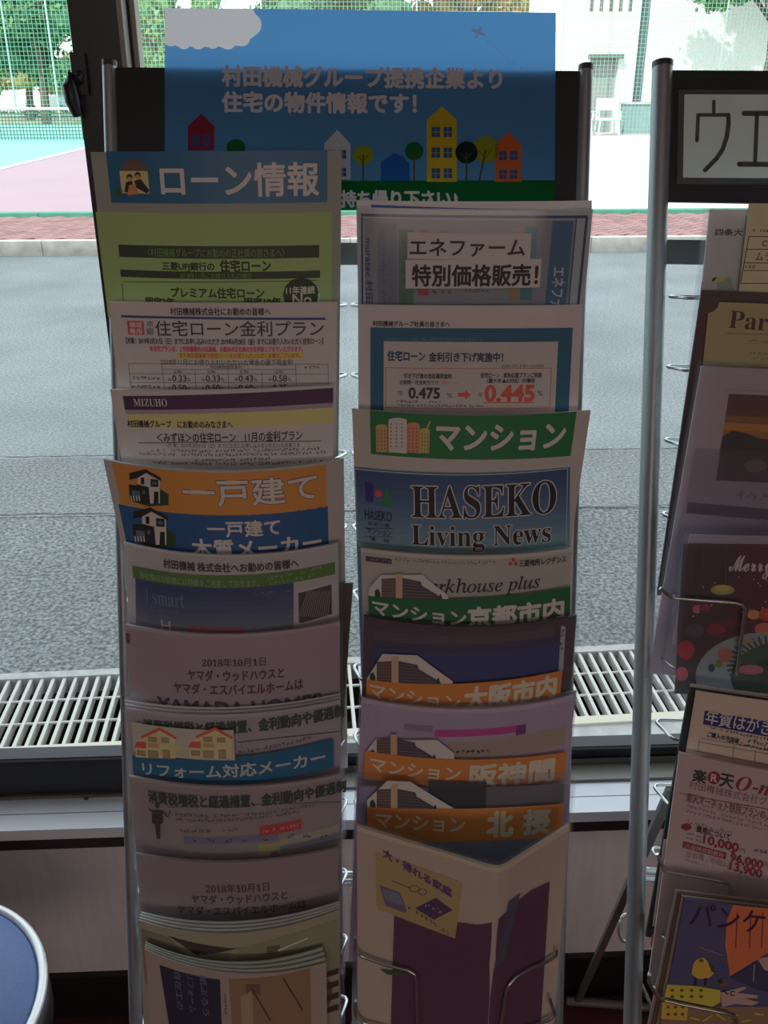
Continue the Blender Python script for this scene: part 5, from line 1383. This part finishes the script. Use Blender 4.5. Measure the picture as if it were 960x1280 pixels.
p.poly([(900, 1240), (915, 1236), (930, 1232), (932, 1235), (921, 1240), (946, 1243), (946, 1247), (930, 1247), (948, 1252), (940, 1256), (918, 1254), (902, 1258)], HN, 3)
p.poly([(897, 1225), (905, 1222), (912, 1230), (900, 1234)], ink(66, 44, 36), 3); p.E(900, 1226, 3, 2.4, dk, 4, 8)
p.marks(903, 1237, 918, 1243, dk, 5, 210)
for k in range(7): p.line(846 + k * 16, 1266 + (k % 3) * 5, 858 + k * 16, 1268 + (k % 2) * 6, 2, YD, 3)
p.poly([(946, 1198), (1000, 1185), (1000, 1220), (955, 1212)], HN, 3); p.line(942, 1204, 941, 1226, 1, ink(98, 84, 60), 3); p.poly([(912, 1222), (944, 1202), (1000, 1214), (1000, 1245), (950, 1238)], ink(40, 34, 58), 2)
p.line(874, 1183, 905, 1194, .9, ink(100, 70, 60), 3)
p.done('cover_print', oi)
front_wire(RK2, I1, [(811, 1214), (810, 1222), (818, 1238), (825, 1245), (850, 1251), (905, 1262), (918, 1268), (920, 1282), (919, 1300)], lift=.004)
front_wire(RK2, F1, [(823, 730), (838, 742), (850, 743), (915, 748), (925, 751), (928, 757), (925, 780), (918, 838)], lift=.009)
front_wire(RK2, H1, [(820, 1062), (829, 1083), (850, 1087), (898, 1096), (908, 1100), (910, 1106), (908, 1135)], lift=.006)

# ================================================================== STOOL
sc_ = hit(-134, 1265, Vector((0, 0, .45)), Vector((0, 0, 1)))
st = empty('round_stool', Vector((sc_.x, sc_.y, 0))); tag(st, 'round stool with a navy padded seat and bright rim at bottom left', 'stool')
navy = mat('navy_vinyl', (.085, .15, .36), .4, noise=.08, scale=300, bump=.15, bscale=900)
RS = .186
def ring(r, z, n=64): return [Vector((sc_.x + r * math.cos(2 * math.pi * k / n), sc_.y + r * math.sin(2 * math.pi * k / n), z)) for k in range(n)]
def lathe(prof, m, n=64):
    mb = MB(); rs = [ring(r, z, n) for r, z in prof]; vs = [v for r in rs for v in r]; fs = []
    for i in range(len(rs) - 1):
        for k in range(n): fs.append((i * n + k, i * n + (k + 1) % n, (i + 1) * n + (k + 1) % n, (i + 1) * n + k))
    mb.add(vs, fs, m, True); mb.add(rs[0], [tuple(reversed(range(n)))], m); mb.add(rs[-1], [tuple(range(n))], m); return mb
lathe([(RS * .9, .405), (RS * .93, .43), (RS * .93, .445), (RS * .90, .452), (RS * .7, .458), (RS * .3, .460), (.002, .461)], navy).build('seat_pad', st)
mb = MB(); mb.tube(ring(RS * .955, .447), .0062, mat('bright_rim', (.85, .87, .9), .22, .3), 10, closed=True); mb.build('rim', st)
lathe([(RS * .90, .38), (RS * .98, .385), (RS * .985, .44), (RS * .9, .44)], mat('seat_side_black', (.015, .015, .018), .5)).build('seat_band', st)
lathe([(.03, .02), (.03, .385)], STEEL, 24).build('column', st)
lathe([(.17, 0), (.17, .012), (.05, .03), (.03, .05)], STEEL, 48).build('base', st)
